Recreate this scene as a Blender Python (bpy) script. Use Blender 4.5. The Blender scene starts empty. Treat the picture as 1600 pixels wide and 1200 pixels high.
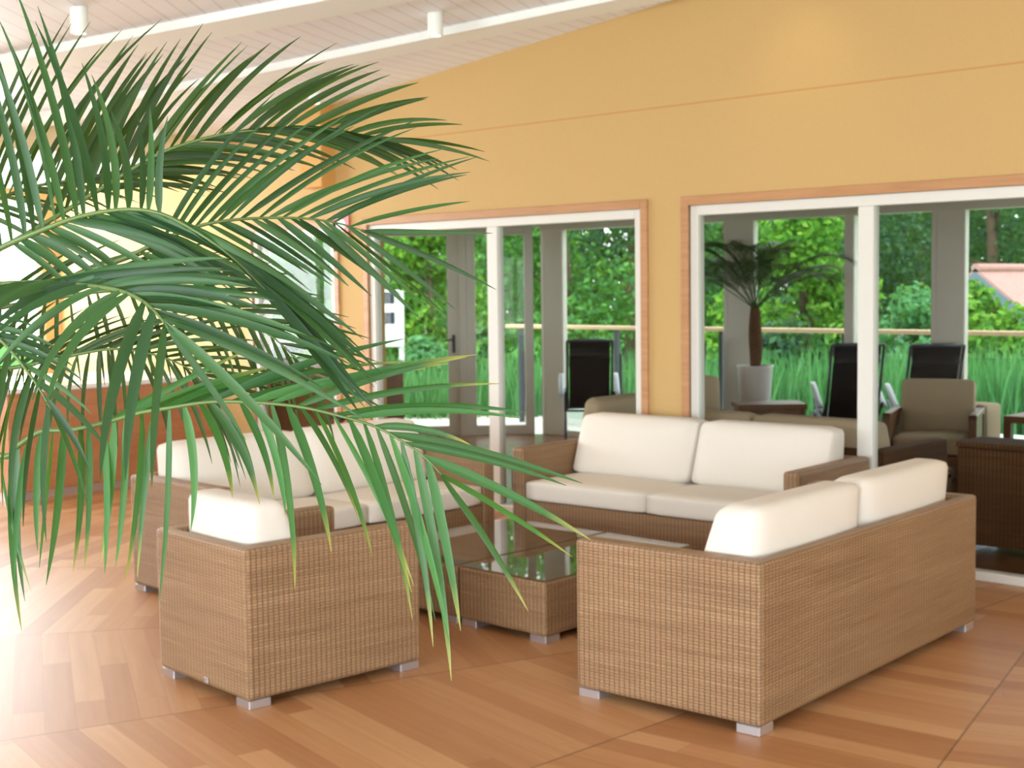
import bpy, bmesh, math, random
from mathutils import Vector, Matrix, Euler

random.seed(7)
C = bpy.context.scene.collection
PI = math.pi

# ------------------------------------------------------------------ camera
FOC, PITCH, ROLL, HC, YAW = 2129.3, .0718, -.0133, 1.65, .7605


def cam_axes():
    cp, sp = math.cos(PITCH), math.sin(PITCH)
    f, u, r = Vector((0, cp, -sp)), Vector((0, sp, cp)), Vector((1, 0, 0))
    cr, sr = math.cos(ROLL), math.sin(ROLL)
    r2, u2 = r * cr + u * sr, u * cr - r * sr
    m = Matrix.Rotation(YAW, 3, 'Z')
    return m @ f, m @ r2, m @ u2


FW, RT, UP = cam_axes()
CAM = Vector((0, 0, HC))


def at(px, py, d):
    """a point seen in the photograph at px, py, d metres in front of the lens"""
    return CAM + (FW + RT * ((px - 800) / FOC) + UP * ((600 - py) / FOC)) * d


cd = bpy.data.cameras.new('camera')
cam = bpy.data.objects.new('camera', cd)
C.objects.link(cam)
M = Matrix((RT, UP, -FW)).transposed().to_4x4()
M.translation = CAM
cam.matrix_world = M
cd.sensor_width = 36
cd.lens = FOC / 1600 * 36
cd.clip_start = .05
cd.dof.use_dof = True
cd.dof.focus_distance = 2.05
cd.dof.aperture_fstop = 11
bpy.context.scene.camera = cam

# ------------------------------------------------------------------ materials


class NT:
    def __init__(s, name):
        s.m = bpy.data.materials.new(name)
        s.m.use_nodes = True
        s.t = s.m.node_tree
        s.t.nodes.clear()
        s.out = s.n('ShaderNodeOutputMaterial')

    def n(s, typ, **kw):
        nd = s.t.nodes.new(typ)
        for k, v in kw.items():
            if k in nd.inputs and not hasattr(nd, k):
                s.set(nd.inputs[k], v)
            else:
                setattr(nd, k, v)
        return nd

    def set(s, inp, v):
        if hasattr(v, 'links') or isinstance(v, bpy.types.NodeSocket):
            s.t.links.new(v, inp)
        else:
            inp.default_value = v

    def math(s, op, a, b=0.0, c=None):
        nd = s.t.nodes.new('ShaderNodeMath')
        nd.operation = op
        s.set(nd.inputs[0], a)
        s.set(nd.inputs[1], b)
        if c is not None:
            s.set(nd.inputs[2], c)
        return nd.outputs[0]

    def mix(s, fac, a, b, blend='MIX'):
        nd = s.t.nodes.new('ShaderNodeMix')
        nd.data_type = 'RGBA'
        nd.blend_type = blend
        s.set(nd.inputs[0], fac)
        s.set(nd.inputs[6], a)
        s.set(nd.inputs[7], b)
        return nd.outputs[2]

    def noise(s, vec, scale, detail=2.0, rough=.5):
        nd = s.t.nodes.new('ShaderNodeTexNoise')
        if vec is not None:
            s.set(nd.inputs['Vector'], vec)
        nd.inputs['Scale'].default_value = scale
        nd.inputs['Detail'].default_value = detail
        nd.inputs['Roughness'].default_value = rough
        return nd.outputs['Fac']

    def ramp(s, fac, stops):
        nd = s.t.nodes.new('ShaderNodeValToRGB')
        s.set(nd.inputs[0], fac)
        cr = nd.color_ramp
        while len(cr.elements) < len(stops):
            cr.elements.new(.5)
        for e, (p, c) in zip(cr.elements, stops):
            e.position = p
            e.color = (*c, 1) if len(c) == 3 else c
        return nd.outputs[0]

    def bsdf(s, col, rough=.5, metal=0.0, spec=.5, normal=None, coat=0.0):
        nd = s.t.nodes.new('ShaderNodeBsdfPrincipled')
        s.set(nd.inputs['Base Color'], col if not isinstance(col, tuple) else (*col[:3], 1))
        s.set(nd.inputs['Roughness'], rough)
        nd.inputs['Metallic'].default_value = metal
        nd.inputs['Specular IOR Level'].default_value = spec
        nd.inputs['Coat Weight'].default_value = coat
        if normal is not None:
            s.set(nd.inputs['Normal'], normal)
        return nd.outputs[0]

    def bump(s, h, strength=.3, dist=.01):
        nd = s.t.nodes.new('ShaderNodeBump')
        nd.inputs['Strength'].default_value = strength
        nd.inputs['Distance'].default_value = dist
        s.set(nd.inputs['Height'], h)
        return nd.outputs[0]

    def end(s, sh):
        s.t.links.new(sh, s.out.inputs[0])
        return s.m


def plain(name, col, rough=.5, metal=0.0, spec=.5, var=.04, scale=9.0):
    t = NT(name)
    co = t.n('ShaderNodeTexCoord').outputs['Object']
    f = t.noise(co, scale, 3)
    a = tuple(max(0, c * (1 - var)) for c in col)
    b = tuple(min(1, c * (1 + var)) for c in col)
    return t.end(t.bsdf(t.mix(f, (*a, 1), (*b, 1)), rough, metal, spec))


def wicker(name, base, dark, light, rough=.42, spec=.45):
    t = NT(name)
    uv = t.n('ShaderNodeUVMap').outputs[0]
    sx = t.n('ShaderNodeSeparateXYZ')
    t.set(sx.inputs[0], uv)
    x, y = sx.outputs[0], sx.outputs[1]
    # warp: dark gaps between upright strands
    fx = t.math('FRACT', t.math('DIVIDE', x, .0245))
    gap = t.math('SMOOTH_MIN', t.math('MULTIPLY', t.math('ABSOLUTE', t.math('SUBTRACT', fx, .5)), 5.0), 1.0, .1)
    # weft: rows 12 mm high, each with its own tone along long streaks
    ry = t.math('DIVIDE', y, .0125)
    fy = t.math('FRACT', ry)
    row = t.math('FLOOR', ry)
    gy = t.math('SMOOTH_MIN', t.math('MULTIPLY', t.math('SUBTRACT', .5, t.math('ABSOLUTE', t.math('SUBTRACT', fy, .5))), 5.0), 1.0, .2)
    cb = t.n('ShaderNodeCombineXYZ')
    t.set(cb.inputs[0], t.math('MULTIPLY', x, 2.2))
    t.set(cb.inputs[1], t.math('MULTIPLY', row, 3.71))
    streak = t.noise(cb.outputs[0], 1.0, 2)
    cb2 = t.n('ShaderNodeCombineXYZ')
    t.set(cb2.inputs[0], t.math('MULTIPLY', x, 1.3))
    t.set(cb2.inputs[1], t.math('MULTIPLY', y, 16.0))
    band = t.noise(cb2.outputs[0], 1.0, 3)
    tone = t.math('ADD', t.math('MULTIPLY', streak, .55), t.math('MULTIPLY', band, .45))
    col = t.ramp(tone, [(.22, dark), (.5, base), (.78, light)])
    col = t.mix(t.math('MULTIPLY', t.math('SUBTRACT', 1.0, gap), .8), col, (*[c * .42 for c in dark], 1))
    col = t.mix(t.math('MULTIPLY', t.math('SUBTRACT', 1.0, gy), .5), col, (*[c * .5 for c in dark], 1))
    h = t.math('MULTIPLY', gap, gy)
    return t.end(t.bsdf(col, rough, 0, spec, t.bump(h, .6, .005)))


def wood(name, c1, c2, rough=.4, scale=(2, 26, 26), coat=0.0):
    t = NT(name)
    co = t.n('ShaderNodeTexCoord').outputs['Object']
    mp = t.n('ShaderNodeMapping')
    t.set(mp.inputs[0], co)
    mp.inputs['Scale'].default_value = scale
    f = t.noise(mp.outputs[0], 1.0, 5, .6)
    col = t.ramp(f, [(.3, c1), (.7, c2)])
    return t.end(t.bsdf(col, rough, 0, .5, None, coat))


def glass_mat(name, tint, refl=1.0, ior=1.3):
    t = NT(name)
    tr = t.n('ShaderNodeBsdfTransparent')
    tr.inputs[0].default_value = (*tint, 1)
    gl = t.n('ShaderNodeBsdfGlossy')
    gl.inputs['Roughness'].default_value = .015
    gl.inputs[0].default_value = (1, 1, 1, 1)
    fr = t.n('ShaderNodeFresnel')
    fr.inputs[0].default_value = ior
    mx = t.n('ShaderNodeMixShader')
    front = t.math('SUBTRACT', 1.0, t.n('ShaderNodeNewGeometry').outputs['Backfacing'])
    t.set(mx.inputs[0], t.math('MULTIPLY', t.math('MULTIPLY', fr.outputs[0], front), refl))
    t.t.links.new(tr.outputs[0], mx.inputs[1])
    t.t.links.new(gl.outputs[0], mx.inputs[2])
    return t.end(mx.outputs[0])


def emit(name, col, s):
    t = NT(name)
    e = t.n('ShaderNodeEmission')
    e.inputs[0].default_value = (*col, 1)
    e.inputs[1].default_value = s
    return t.end(e.outputs[0])


FAN = Vector((-2.9, 7.7, 0))          # the building fans out around this point
WEDGE = math.radians(16.2)


def fan_coords(t, a0):
    """wedge-local coordinates: along the chord, along the radius, angle to the nearest joint, radius"""
    g = t.n('ShaderNodeNewGeometry').outputs['Position']
    v = t.n('ShaderNodeVectorMath', operation='SUBTRACT')
    t.set(v.inputs[0], g)
    v.inputs[1].default_value = FAN
    s = t.n('ShaderNodeSeparateXYZ')
    t.set(s.inputs[0], v.outputs[0])
    x, y = s.outputs[0], s.outputs[1]
    ang = t.math('ARCTAN2', x, t.math('MULTIPLY', y, -1.0))     # measured from -v, so it never wraps in the room
    w = t.math('DIVIDE', t.math('SUBTRACT', ang, a0), WEDGE)
    idx = t.math('FLOOR', w)
    mid = t.math('ADD', t.math('MULTIPLY', t.math('ADD', idx, .5), WEDGE), a0)
    fr = t.math('SUBTRACT', w, idx)
    near = t.math('MULTIPLY', t.math('SUBTRACT', .5, t.math('ABSOLUTE', t.math('SUBTRACT', fr, .5))), WEDGE)
    sn, cs = t.math('SINE', mid), t.math('COSINE', mid)
    # radial dir = (sin mid, -cos mid); chord dir = (cos mid, sin mid)
    rad = t.math('SUBTRACT', t.math('MULTIPLY', x, sn), t.math('MULTIPLY', y, cs))
    ch = t.math('ADD', t.math('MULTIPLY', x, cs), t.math('MULTIPLY', y, sn))
    r = t.math('SQRT', t.math('ADD', t.math('MULTIPLY', x, x), t.math('MULTIPLY', y, y)))
    return ch, rad, idx, near, r


def floor_mat(name, c_dark, c_mid, c_light, rough):
    t = NT(name)
    ch, rad, idx, near, r = fan_coords(t, math.radians(-2.8))
    # boards 17 cm wide along the chord, staggered butt joints
    pw = .118
    row = t.math('FLOOR', t.math('DIVIDE', rad, pw))
    fr = t.math('FRACT', t.math('DIVIDE', rad, pw))
    off = t.math('MULTIPLY', t.math('FRACT', t.math('MULTIPLY', t.math('SINE', t.math('MULTIPLY', row, 12.9898)), 437.58)), 1.3)
    lx = t.math('DIVIDE', t.math('ADD', ch, off), 1.7)
    seg = t.math('FLOOR', lx)
    fs = t.math('FRACT', lx)
    cid = t.n('ShaderNodeCombineXYZ')
    t.set(cid.inputs[0], row)
    t.set(cid.inputs[1], seg)
    t.set(cid.inputs[2], idx)
    wn = t.n('ShaderNodeTexWhiteNoise', noise_dimensions='3D')
    t.set(wn.inputs[0], cid.outputs[0])
    gv = t.n('ShaderNodeCombineXYZ')
    t.set(gv.inputs[0], t.math('MULTIPLY', ch, 1.3))
    t.set(gv.inputs[1], t.math('MULTIPLY', rad, 26.0))
    t.set(gv.inputs[2], t.math('MULTIPLY', wn.outputs[0], 40.0))
    grain = t.noise(gv.outputs[0], 1.0, 6, .62)
    tone = t.math('ADD', t.math('MULTIPLY', wn.outputs[0], .5), t.math('MULTIPLY', grain, .5))
    col = t.ramp(tone, [(.2, c_dark), (.5, c_mid), (.8, c_light)])
    g1 = t.math('LESS_THAN', t.math('MULTIPLY', fr, pw), .0022)
    g2 = t.math('LESS_THAN', t.math('MULTIPLY', fs, 1.7), .0022)
    seam = t.math('LESS_THAN', t.math('MULTIPLY', near, r), .0045)
    col = t.mix(t.math('MULTIPLY', t.math('MAXIMUM', g1, g2), .35), col, (*[c * .5 for c in c_dark], 1))
    col = t.mix(t.math('MULTIPLY', seam, .65), col, (*[c * .35 for c in c_dark], 1))
    rg = t.math('ADD', rough, t.math('MULTIPLY', grain, .05))
    return t.end(t.bsdf(col, rg, 0, .5))


def ceiling_mat():
    t = NT('white_ceiling_boards')
    ch, rad, idx, near, r = fan_coords(t, CEIL_A0)
    fr = t.math('FRACT', t.math('DIVIDE', rad, .112))
    g = t.math('LESS_THAN', fr, .075)
    wn = t.n('ShaderNodeTexWhiteNoise', noise_dimensions='1D')
    t.set(wn.inputs['W'], t.math('FLOOR', t.math('DIVIDE', rad, .112)))
    col = t.mix(wn.outputs[0], (.85, .87, .93, 1), (.89, .91, .97, 1))
    col = t.mix(t.math('MULTIPLY', g, .55), col, (.50, .44, .45, 1))
    return t.end(t.bsdf(col, .5, 0, .3))


def wall_mat():
    t = NT('yellow_wall_paper')
    g = t.n('ShaderNodeNewGeometry').outputs['Position']
    f = t.noise(g, 60, 3)
    f2 = t.noise(g, 1.2, 3)
    col = t.mix(f, (.545, .352, .142, 1), (.58, .382, .162, 1))
    col = t.mix(t.math('MULTIPLY', f2, .25), col, (.545, .36, .15, 1))
    s = t.n('ShaderNodeSeparateXYZ')
    t.set(s.inputs[0], g)
    seam = t.math('LESS_THAN', t.math('ABSOLUTE', t.math('SUBTRACT', s.outputs[2], 2.788)), .0055)
    col = t.mix(t.math('MULTIPLY', seam, .6), col, (.5, .22, .05, 1))
    return t.end(t.bsdf(col, .75, 0, .25, t.bump(f, .12, .003)))


def fabric(name, col):
    t = NT(name)
    uv = t.n('ShaderNodeTexCoord').outputs['Object']
    f = t.noise(uv, 240, 2)
    f2 = t.noise(uv, 6, 3)
    c = t.mix(f, (*[x * .94 for x in col], 1), (*[min(1, x * 1.04) for x in col], 1))
    h = t.math('ADD', t.math('MULTIPLY', f, .4), f2)
    return t.end(t.bsdf(c, .9, 0, .15, t.bump(h, .22, .006)))


def leaf_mat(name, dark, mid, light, tip=None, trans=.35, rough=.38, spec=.5):
    t = NT(name)
    ri = t.n('ShaderNodeNewGeometry').outputs['Random Per Island']
    col = t.ramp(ri, [(0, dark), (.5, mid), (1, light)])
    if tip:
        uv = t.n('ShaderNodeUVMap').outputs[0]
        s = t.n('ShaderNodeSeparateXYZ')
        t.set(s.inputs[0], uv)
        k = t.ramp(s.outputs[1], [(.72, (0, 0, 0)), (1.0, (1, 1, 1))])
        sel = t.math('GREATER_THAN', t.math('FRACT', t.math('MULTIPLY', ri, 7.31)), .45)
        col = t.mix(t.math('MULTIPLY', t.math('MULTIPLY', k, sel), .8), col, (*tip, 1))
        rib = t.math('LESS_THAN', t.math('ABSOLUTE', t.math('SUBTRACT', s.outputs[0], .5)), .07)
        col = t.mix(t.math('MULTIPLY', rib, .35), col, (*light, 1))
    p = t.bsdf(col, rough, 0, spec)
    tl = t.n('ShaderNodeBsdfTranslucent')
    t.set(tl.inputs[0], t.mix(.5, col, (.25, .5, .03, 1)))
    mx = t.n('ShaderNodeMixShader')
    mx.inputs[0].default_value = trans
    t.t.links.new(p, mx.inputs[1])
    t.t.links.new(tl.outputs[0], mx.inputs[2])
    return t.end(mx.outputs[0])


CEIL_A0 = math.radians(-56.1 - 16.2 * 6)
MAT = dict(
    wicker=wicker('honey_wicker', (.335, .198, .102), (.22, .125, .060), (.44, .285, .158)),
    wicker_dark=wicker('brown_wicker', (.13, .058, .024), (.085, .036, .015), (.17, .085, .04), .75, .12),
    fabric=fabric('cream_canvas', (.76, .71, .64)),
    fabric_beige=fabric('beige_canvas', (.50, .39, .27)),
    alu=plain('brushed_aluminium', (.62, .64, .70), .32, .85),
    floor=floor_mat('oak_boards', (.36, .155, .058), (.465, .225, .096), (.56, .315, .15), .42),
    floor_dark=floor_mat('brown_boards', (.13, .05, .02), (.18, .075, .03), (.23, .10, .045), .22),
    wall=wall_mat(),
    cream=plain('cream_paint', (.80, .66, .42), .8, 0, .2),
    white=plain('white_lacquer', (.72, .70, .65), .4, 0, .4, .015),
    beam=plain('white_beam_paint', (.90, .94, .93), .55, 0, .3, .01),
    casing=wood('beech_casing', (.42, .20, .08), (.52, .27, .12), .5, (3, 3, 40)),
    grey=plain('grey_brown_frame', (.74, .70, .63), .5, 0, .4, .03),
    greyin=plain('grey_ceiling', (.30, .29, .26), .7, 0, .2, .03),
    glass=glass_mat('window_glass', (.96, .97, .96)),
    glass_dim=glass_mat('door_glass', (.92, .93, .92), .8),
    clear=glass_mat('balustrade_glass', (.90, .96, .94), .8),
    wood=wood('cherry_front', (.42, .17, .07), (.52, .24, .11), .3, (2, 2, 18)),
    wood_dark=wood('teak_frame', (.14, .055, .02), (.22, .09, .035), .4, (14, 14, 3)),
    rail=wood('pine_rail', (.60, .42, .25), (.70, .52, .33), .5, (3, 30, 30)),
    black=plain('black_mesh', (.012, .012, .014), .6, 0, .3),
    blackmetal=plain('anthracite_steel', (.05, .06, .075), .4, .3),
    plastic=plain('pale_grey_plastic', (.62, .66, .72), .3, 0, .5),
    pot=plain('white_planter', (.66, .62, .60), .4, 0, .4),
    soil=plain('dark_soil', (.04, .025, .015), .9),
    trunk=plain('palm_bark', (.12, .06, .03), .9, 0, .2, .5, 40),
    bark=plain('tree_bark', (.10, .075, .05), .9, 0, .2, .4, 20),
    red=plain('red_enamel', (.62, .02, .015), .3),
    signwhite=plain('sign_white', (.85, .82, .80), .5),
    lens=emit('warm_lamp_lens', (1, .86, .62), 9.0),
    deck=plain('pale_deck_boards', (.55, .53, .48), .7),
    kerb=plain('white_kerb', (.85, .85, .80), .7),
    grass=plain('meadow', (.07, .23, .045), .9, 0, .1, .4, 2.5),
    tile=plain('red_roof_tiles', (.40, .23, .21), .8, 0, .2, .3, 14),
    bluegrey=plain('slate_trim', (.12, .17, .23), .6),
    countertop=plain('polished_white_top', (.80, .80, .80), .12, 0, .6, .01),
    kick=plain('steel_kickplate', (.60, .52, .50), .3, .6),
    paint=plain('white_car_paint', (.75, .77, .80), .2, 0, .6, .01),
    carglass=plain('dark_car_glass', (.03, .04, .06), .08, 0, .6),
)

# ------------------------------------------------------------------ mesh helpers


class MB:
    def __init__(s):
        s.bm = bmesh.new()

    def box(s, x0, x1, y0, y1, z0, z1, bev=0.0, seg=2, mat=None):
        t = bmesh.new()
        bmesh.ops.create_cube(t, size=1)
        for v in t.verts:
            v.co = Vector(((x0 + x1) / 2 + v.co.x * (x1 - x0), (y0 + y1) / 2 + v.co.y * (y1 - y0), (z0 + z1) / 2 + v.co.z * (z1 - z0)))
        if bev:
            bmesh.ops.bevel(t, geom=t.edges[:], offset=bev, segments=seg, profile=.5, affect='EDGES')
        s.add(t, mat)

    def prism(s, pts, z0, z1, bev=0.0, seg=2, mat=None):
        t = bmesh.new()
        lo = [t.verts.new((x, y, z0)) for x, y in pts]
        hi = [t.verts.new((x, y, z1)) for x, y in pts]
        n = len(pts)
        t.faces.new(lo[::-1])
        t.faces.new(hi)
        for i in range(n):
            t.faces.new((lo[i], lo[(i + 1) % n], hi[(i + 1) % n], hi[i]))
        bmesh.ops.recalc_face_normals(t, faces=t.faces[:])
        if bev:
            bmesh.ops.bevel(t, geom=t.edges[:], offset=bev, segments=seg, profile=.5, affect='EDGES')
        s.add(t, mat)

    def add(s, t, mat=None):
        if mat is not None:
            bmesh.ops.transform(t, matrix=mat, verts=t.verts[:])
        me = bpy.data.meshes.new('tmp')
        t.to_mesh(me)
        t.free()
        s.bm.from_mesh(me)
        bpy.data.meshes.remove(me)

    def tube(s, pts, rad, n=8, cap=True):
        pts = [Vector(p) for p in pts]
        if not hasattr(rad, '__len__'):
            rad = [rad] * len(pts)
        rings = []
        prev = None
        for i, p in enumerate(pts):
            d = (pts[min(i + 1, len(pts) - 1)] - pts[max(i - 1, 0)]).normalized()
            if prev is None:
                a = Vector((0, 0, 1)) if abs(d.z) < .9 else Vector((1, 0, 0))
                x = d.cross(a).normalized()
            else:
                x = (prev - d * prev.dot(d)).normalized()
            prev = x
            y = d.cross(x)
            rings.append([s.bm.verts.new(p + (x * math.cos(2 * PI * k / n) + y * math.sin(2 * PI * k / n)) * rad[i]) for k in range(n)])
        for a, b in zip(rings, rings[1:]):
            for k in range(n):
                f = s.bm.faces.new((a[k], a[(k + 1) % n], b[(k + 1) % n], b[k]))
                f.smooth = True
        if cap:
            s.bm.faces.new(rings[0][::-1])
            s.bm.faces.new(rings[-1])

    def lathe(s, prof, n=24, cx=0, cy=0):
        rings = [[s.bm.verts.new((cx + r * math.cos(2 * PI * k / n), cy + r * math.sin(2 * PI * k / n), z)) for k in range(n)] for r, z in prof]
        for a, b in zip(rings, rings[1:]):
            for k in range(n):
                f = s.bm.faces.new((a[k], a[(k + 1) % n], b[(k + 1) % n], b[k]))
                f.smooth = True
        s.bm.faces.new(rings[0][::-1])
        s.bm.faces.new(rings[-1])

    def quad(s, *ps):
        s.bm.faces.new([s.bm.verts.new(p) for p in ps])

    def cushion(s, w, d, h, r, puff, mat=None, n=7, smooth=True):
        t = bmesh.new()
        bmesh.ops.create_cube(t, size=2)
        bmesh.ops.subdivide_edges(t, edges=t.edges[:], cuts=n, use_grid_fill=True)
        hw = Vector((w / 2, d / 2, h / 2))
        for v in t.verts:
            q = v.co.copy()
            # spread the samples toward the rims
            q = Vector([math.copysign(abs(c) ** .75, c) for c in q])
            p = Vector((q.x * hw.x, q.y * hw.y, q.z * hw.z))
            inn = Vector([max(-(hw[i] - r), min(hw[i] - r, p[i])) for i in range(3)])
            dd = p - inn
            if dd.length > 1e-6:
                p = inn + dd.normalized() * r * min(1, dd.length / r if max(abs(q.x), abs(q.y), abs(q.z)) < .99 else 1)
            bx, by = 1 - q.x ** 2, 1 - q.y ** 2
            p.z += q.z * puff * bx * by
            v.co = p
        if smooth:
            for f in t.faces:
                f.smooth = True
        s.add(t, mat)

    def build(s, name, mat, parent=None, smooth=False, loc=None):
        bm = s.bm
        uvl = bm.loops.layers.uv.get('UVMap')
        if uvl is None:
            uvl = bm.loops.layers.uv.new('UVMap')
            for f in bm.faces:
                n = f.normal if f.normal.length else Vector((0, 0, 1))
                f.normal_update()
                n = f.normal
                ax, ay, az = abs(n.x), abs(n.y), abs(n.z)
                for l in f.loops:
                    c = l.vert.co
                    if az > .75:
                        l[uvl].uv = (c.x, c.y)
                    elif ax > ay:
                        l[uvl].uv = (c.y, c.z)
                    else:
                        l[uvl].uv = (c.x, c.z)
        me = bpy.data.meshes.new(name)
        if smooth:
            for f in bm.faces:
                f.smooth = True
        bm.to_mesh(me)
        bm.free()
        me.materials.append(MAT[mat] if isinstance(mat, str) else mat)
        o = bpy.data.objects.new(name, me)
        C.objects.link(o)
        if parent:
            o.parent = parent
        if loc:
            o.location = loc
        return o


def tag(o, label=None, cat=None, group=None, kind=None):
    if label:
        o['label'] = label
    if cat:
        o['category'] = cat
    if group:
        o['group'] = group
    if kind:
        o['kind'] = kind
    return o


def empty(name, loc, rz=0.0):
    o = bpy.data.objects.new(name, None)
    C.objects.link(o)
    o.empty_display_size = .1
    o.location = loc
    o.rotation_euler = (0, 0, rz)
    return o


def struct(mb, name, mat, parent=None):
    o = mb.build(name, mat, parent)
    if not parent:
        o['kind'] = 'structure'
    return o


def copy_tree(o, parent=None):
    c = o.copy()
    C.objects.link(c)
    if parent:
        c.parent = parent
    for ch in list(o.children):
        copy_tree(ch, c)
    return c


# ------------------------------------------------------------------ room shell
WV = 7.129
VT = WV + .16          # outer face of the window wall
UL, UR, VB = -13.3, 3.6, -4.2
APEX, SLOPE = 3.684, .0924


def ceil_z(u, v):
    r = math.hypot(u - FAN.x, v - FAN.y)
    return APEX - SLOPE * r


m = MB()
m.quad((UL, VB, 0), (UR, VB, 0), (UR, WV, 0), (UL, WV, 0))
m.quad((UL, VB, -.2), (UL, WV, -.2), (UR, WV, -.2), (UR, VB, -.2))
struct(m, 'floor', 'floor')

# ceiling: planar wedges falling away from the fan point, cut at the walls
m = MB()
for i in range(-2, 24):
    a, b = CEIL_A0 + WEDGE * i, CEIL_A0 + WEDGE * (i + 1)
    R = 22
    pa = (FAN.x + R * math.sin(a), FAN.y - R * math.cos(a), APEX - SLOPE * R)
    pb = (FAN.x + R * math.sin(b), FAN.y - R * math.cos(b), APEX - SLOPE * R)
    m.quad((FAN.x, FAN.y, APEX), pb, pa)
bm = m.bm
for co, no in (((0, WV + .08, 0), (0, 1, 0)), ((UL - .08, 0, 0), (-1, 0, 0)), ((UR + .08, 0, 0), (1, 0, 0)), ((0, VB - .08, 0), (0, -1, 0))):
    bmesh.ops.bisect_plane(bm, geom=bm.verts[:] + bm.edges[:] + bm.faces[:], plane_co=co, plane_no=no, clear_outer=True)
top = bmesh.ops.extrude_face_region(bm, geom=bm.faces[:])
bmesh.ops.translate(bm, verts=[g for g in top['geom'] if isinstance(g, bmesh.types.BMVert)], vec=(0, 0, .12))
bmesh.ops.recalc_face_normals(bm, faces=bm.faces[:])
struct(m, 'ceiling', ceiling_mat())

# openings of the window wall: (u0, u1, top)
W1 = (-8.342, -5.588, 2.146)
W2 = (-5.200, -2.66, 2.146)
W3 = (-9.90, -8.765, 2.146)
WALLTOP = 3.75


def wall_v(name, v0, v1, u0, u1, holes, ztop, mat):
    mb = MB()
    x = u0
    for a, b, z0, z1 in sorted(holes):
        if a > x:
            mb.box(x, a, v0, v1, 0, ztop)
        if z0 > 0:
            mb.box(a, b, v0, v1, 0, z0)
        if z1 < ztop:
            mb.box(a, b, v0, v1, z1, ztop)
        x = b
    mb.box(x, u1, v0, v1, 0, ztop)
    return struct(mb, name, mat)


wall_v('wall_front', WV, VT, UL - .2, UR + .2, [(W[0], W[1], 0, W[2]) for W in (W1, W2, W3)], WALLTOP, 'wall')


def sliding_door(name, W, mullions, pane_mat='glass_dim'):
    u0, u1, zt = W
    fw, ft = .062, .064
    y0, y1 = WV + .005, WV + .075
    mb = MB()
    mb.box(u0, u0 + fw, y0, y1, 0, zt, .004, 1)
    mb.box(u1 - fw, u1, y0, y1, 0, zt, .004, 1)
    mb.box(u0 + fw, u1 - fw, y0, y1, zt - ft, zt, .004, 1)
    mb.box(u0 + fw, u1 - fw, y0 - .02, y1, 0, .05, .004, 1)
    for a, b in mullions:
        mb.box(a, b, y0 - .006, y1 - .006, .05, zt - ft, .004, 1)
    root = struct(mb, name, 'white')
    mb = MB()
    cw = .058
    mb.box(u0 - cw, u0, WV - .018, WV + .02, 0, zt + cw, .003, 1)
    mb.box(u1, u1 + cw, WV - .018, WV + .02, 0, zt + cw, .003, 1)
    mb.box(u0, u1, WV - .018, WV + .02, zt, zt + cw, .003, 1)
    c = mb.build('casing', 'casing', root)
    c['label'] = 'pale wooden casing'
    edges = [u0 + fw] + [x for ab in mullions for x in ab] + [u1 - fw]
    for k in range(0, len(edges), 2):
        mb = MB()
        mb.box(edges[k] + .001, edges[k + 1] - .001, WV + .035, WV + .041, .051, zt - ft - .001)
        mb.build('pane', pane_mat, root)
    return root


sliding_door('window_1', W1, [(-7.02, -6.915)])
sliding_door('window_2', W2, [(-4.004, -3.905)])
sliding_door('window_3', W3, [])

# left wall with its long band of windows; back and right walls behind the camera
mb = MB()
LW = [(2.7, 4.7), (4.95, 6.95)]  # nearer window is out of view, run down to the floor for more glare
y = VB
for a, b in LW:
    mb.box(UL - .2, UL, y, a, 0, WALLTOP)
    mb.box(UL - .2, UL, a, b, 0, .8 if a > 4.8 else .06)
    mb.box(UL - .2, UL, a, b, 2.62, WALLTOP)
    y = b
mb.box(UL - .2, UL, y, WV, 0, WALLTOP)
struct(mb, 'wall_left', 'wall')
for k, (a, b) in enumerate(LW):
    mb = MB()
    x0, x1 = UL - .1, UL - .03
    zb = .8 if a > 4.8 else .06
    for s0, s1 in ((a, a + .07), (b - .07, b), ((a + b) / 2 - .035, (a + b) / 2 + .035)):
        mb.box(x0, x1, s0, s1, zb, 2.62)
    mb.box(x0, x1, a, b, zb, zb + .07)
    mb.box(x0, x1, a, b, 2.55, 2.62)
    w = struct(mb, 'window_%d' % (4 + k), 'white')
    mb = MB()
    mb.box(UL - .068, UL - .062, a + .07, (a + b) / 2 - .035, zb + .07, 2.55)
    mb.box(UL - .068, UL - .062, (a + b) / 2 + .035, b - .07, zb + .07, 2.55)
    mb.build('pane', 'glass', w)
    mb = MB()
    mb.box(UL - .03, UL + .16, a - .03, b + .03, zb - .03, zb, .004, 1)
    mb.build('sill', 'white', w)
BW = [(-6.4, -3.7), (-3.4, -.7), (-.4, 2.3)]  # windows out of view, added to let fill light in
wall_v('wall_back', VB - .2, VB, UL - .2, UR + .2, [(a, b, .35, 2.65) for a, b in BW], WALLTOP, 'white')
for k, (a, b) in enumerate(BW):
    mb = MB()
    for s0, s1 in ((a, a + .07), (b - .07, b), ((a + b) / 2 - .035, (a + b) / 2 + .035)):
        mb.box(s0, s1, VB - .12, VB - .04, .35, 2.65)
    mb.box(a, b, VB - .12, VB - .04, .35, .42)
    mb.box(a, b, VB - .12, VB - .04, 2.58, 2.65)
    w = struct(mb, 'window_%d' % (21 + k), 'white')
    mb = MB()
    mb.box(a + .07, (a + b) / 2 - .035, VB - .083, VB - .077, .42, 2.58)
    mb.box((a + b) / 2 + .035, b - .07, VB - .083, VB - .077, .42, 2.58)
    mb.build('pane', 'glass', w)
RW = [(-3.6, -1.0), (-.7, 1.9), (2.2, 4.8)]  # no window known on this side; openings added for fill light
mb = MB()
y = VB
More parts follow.
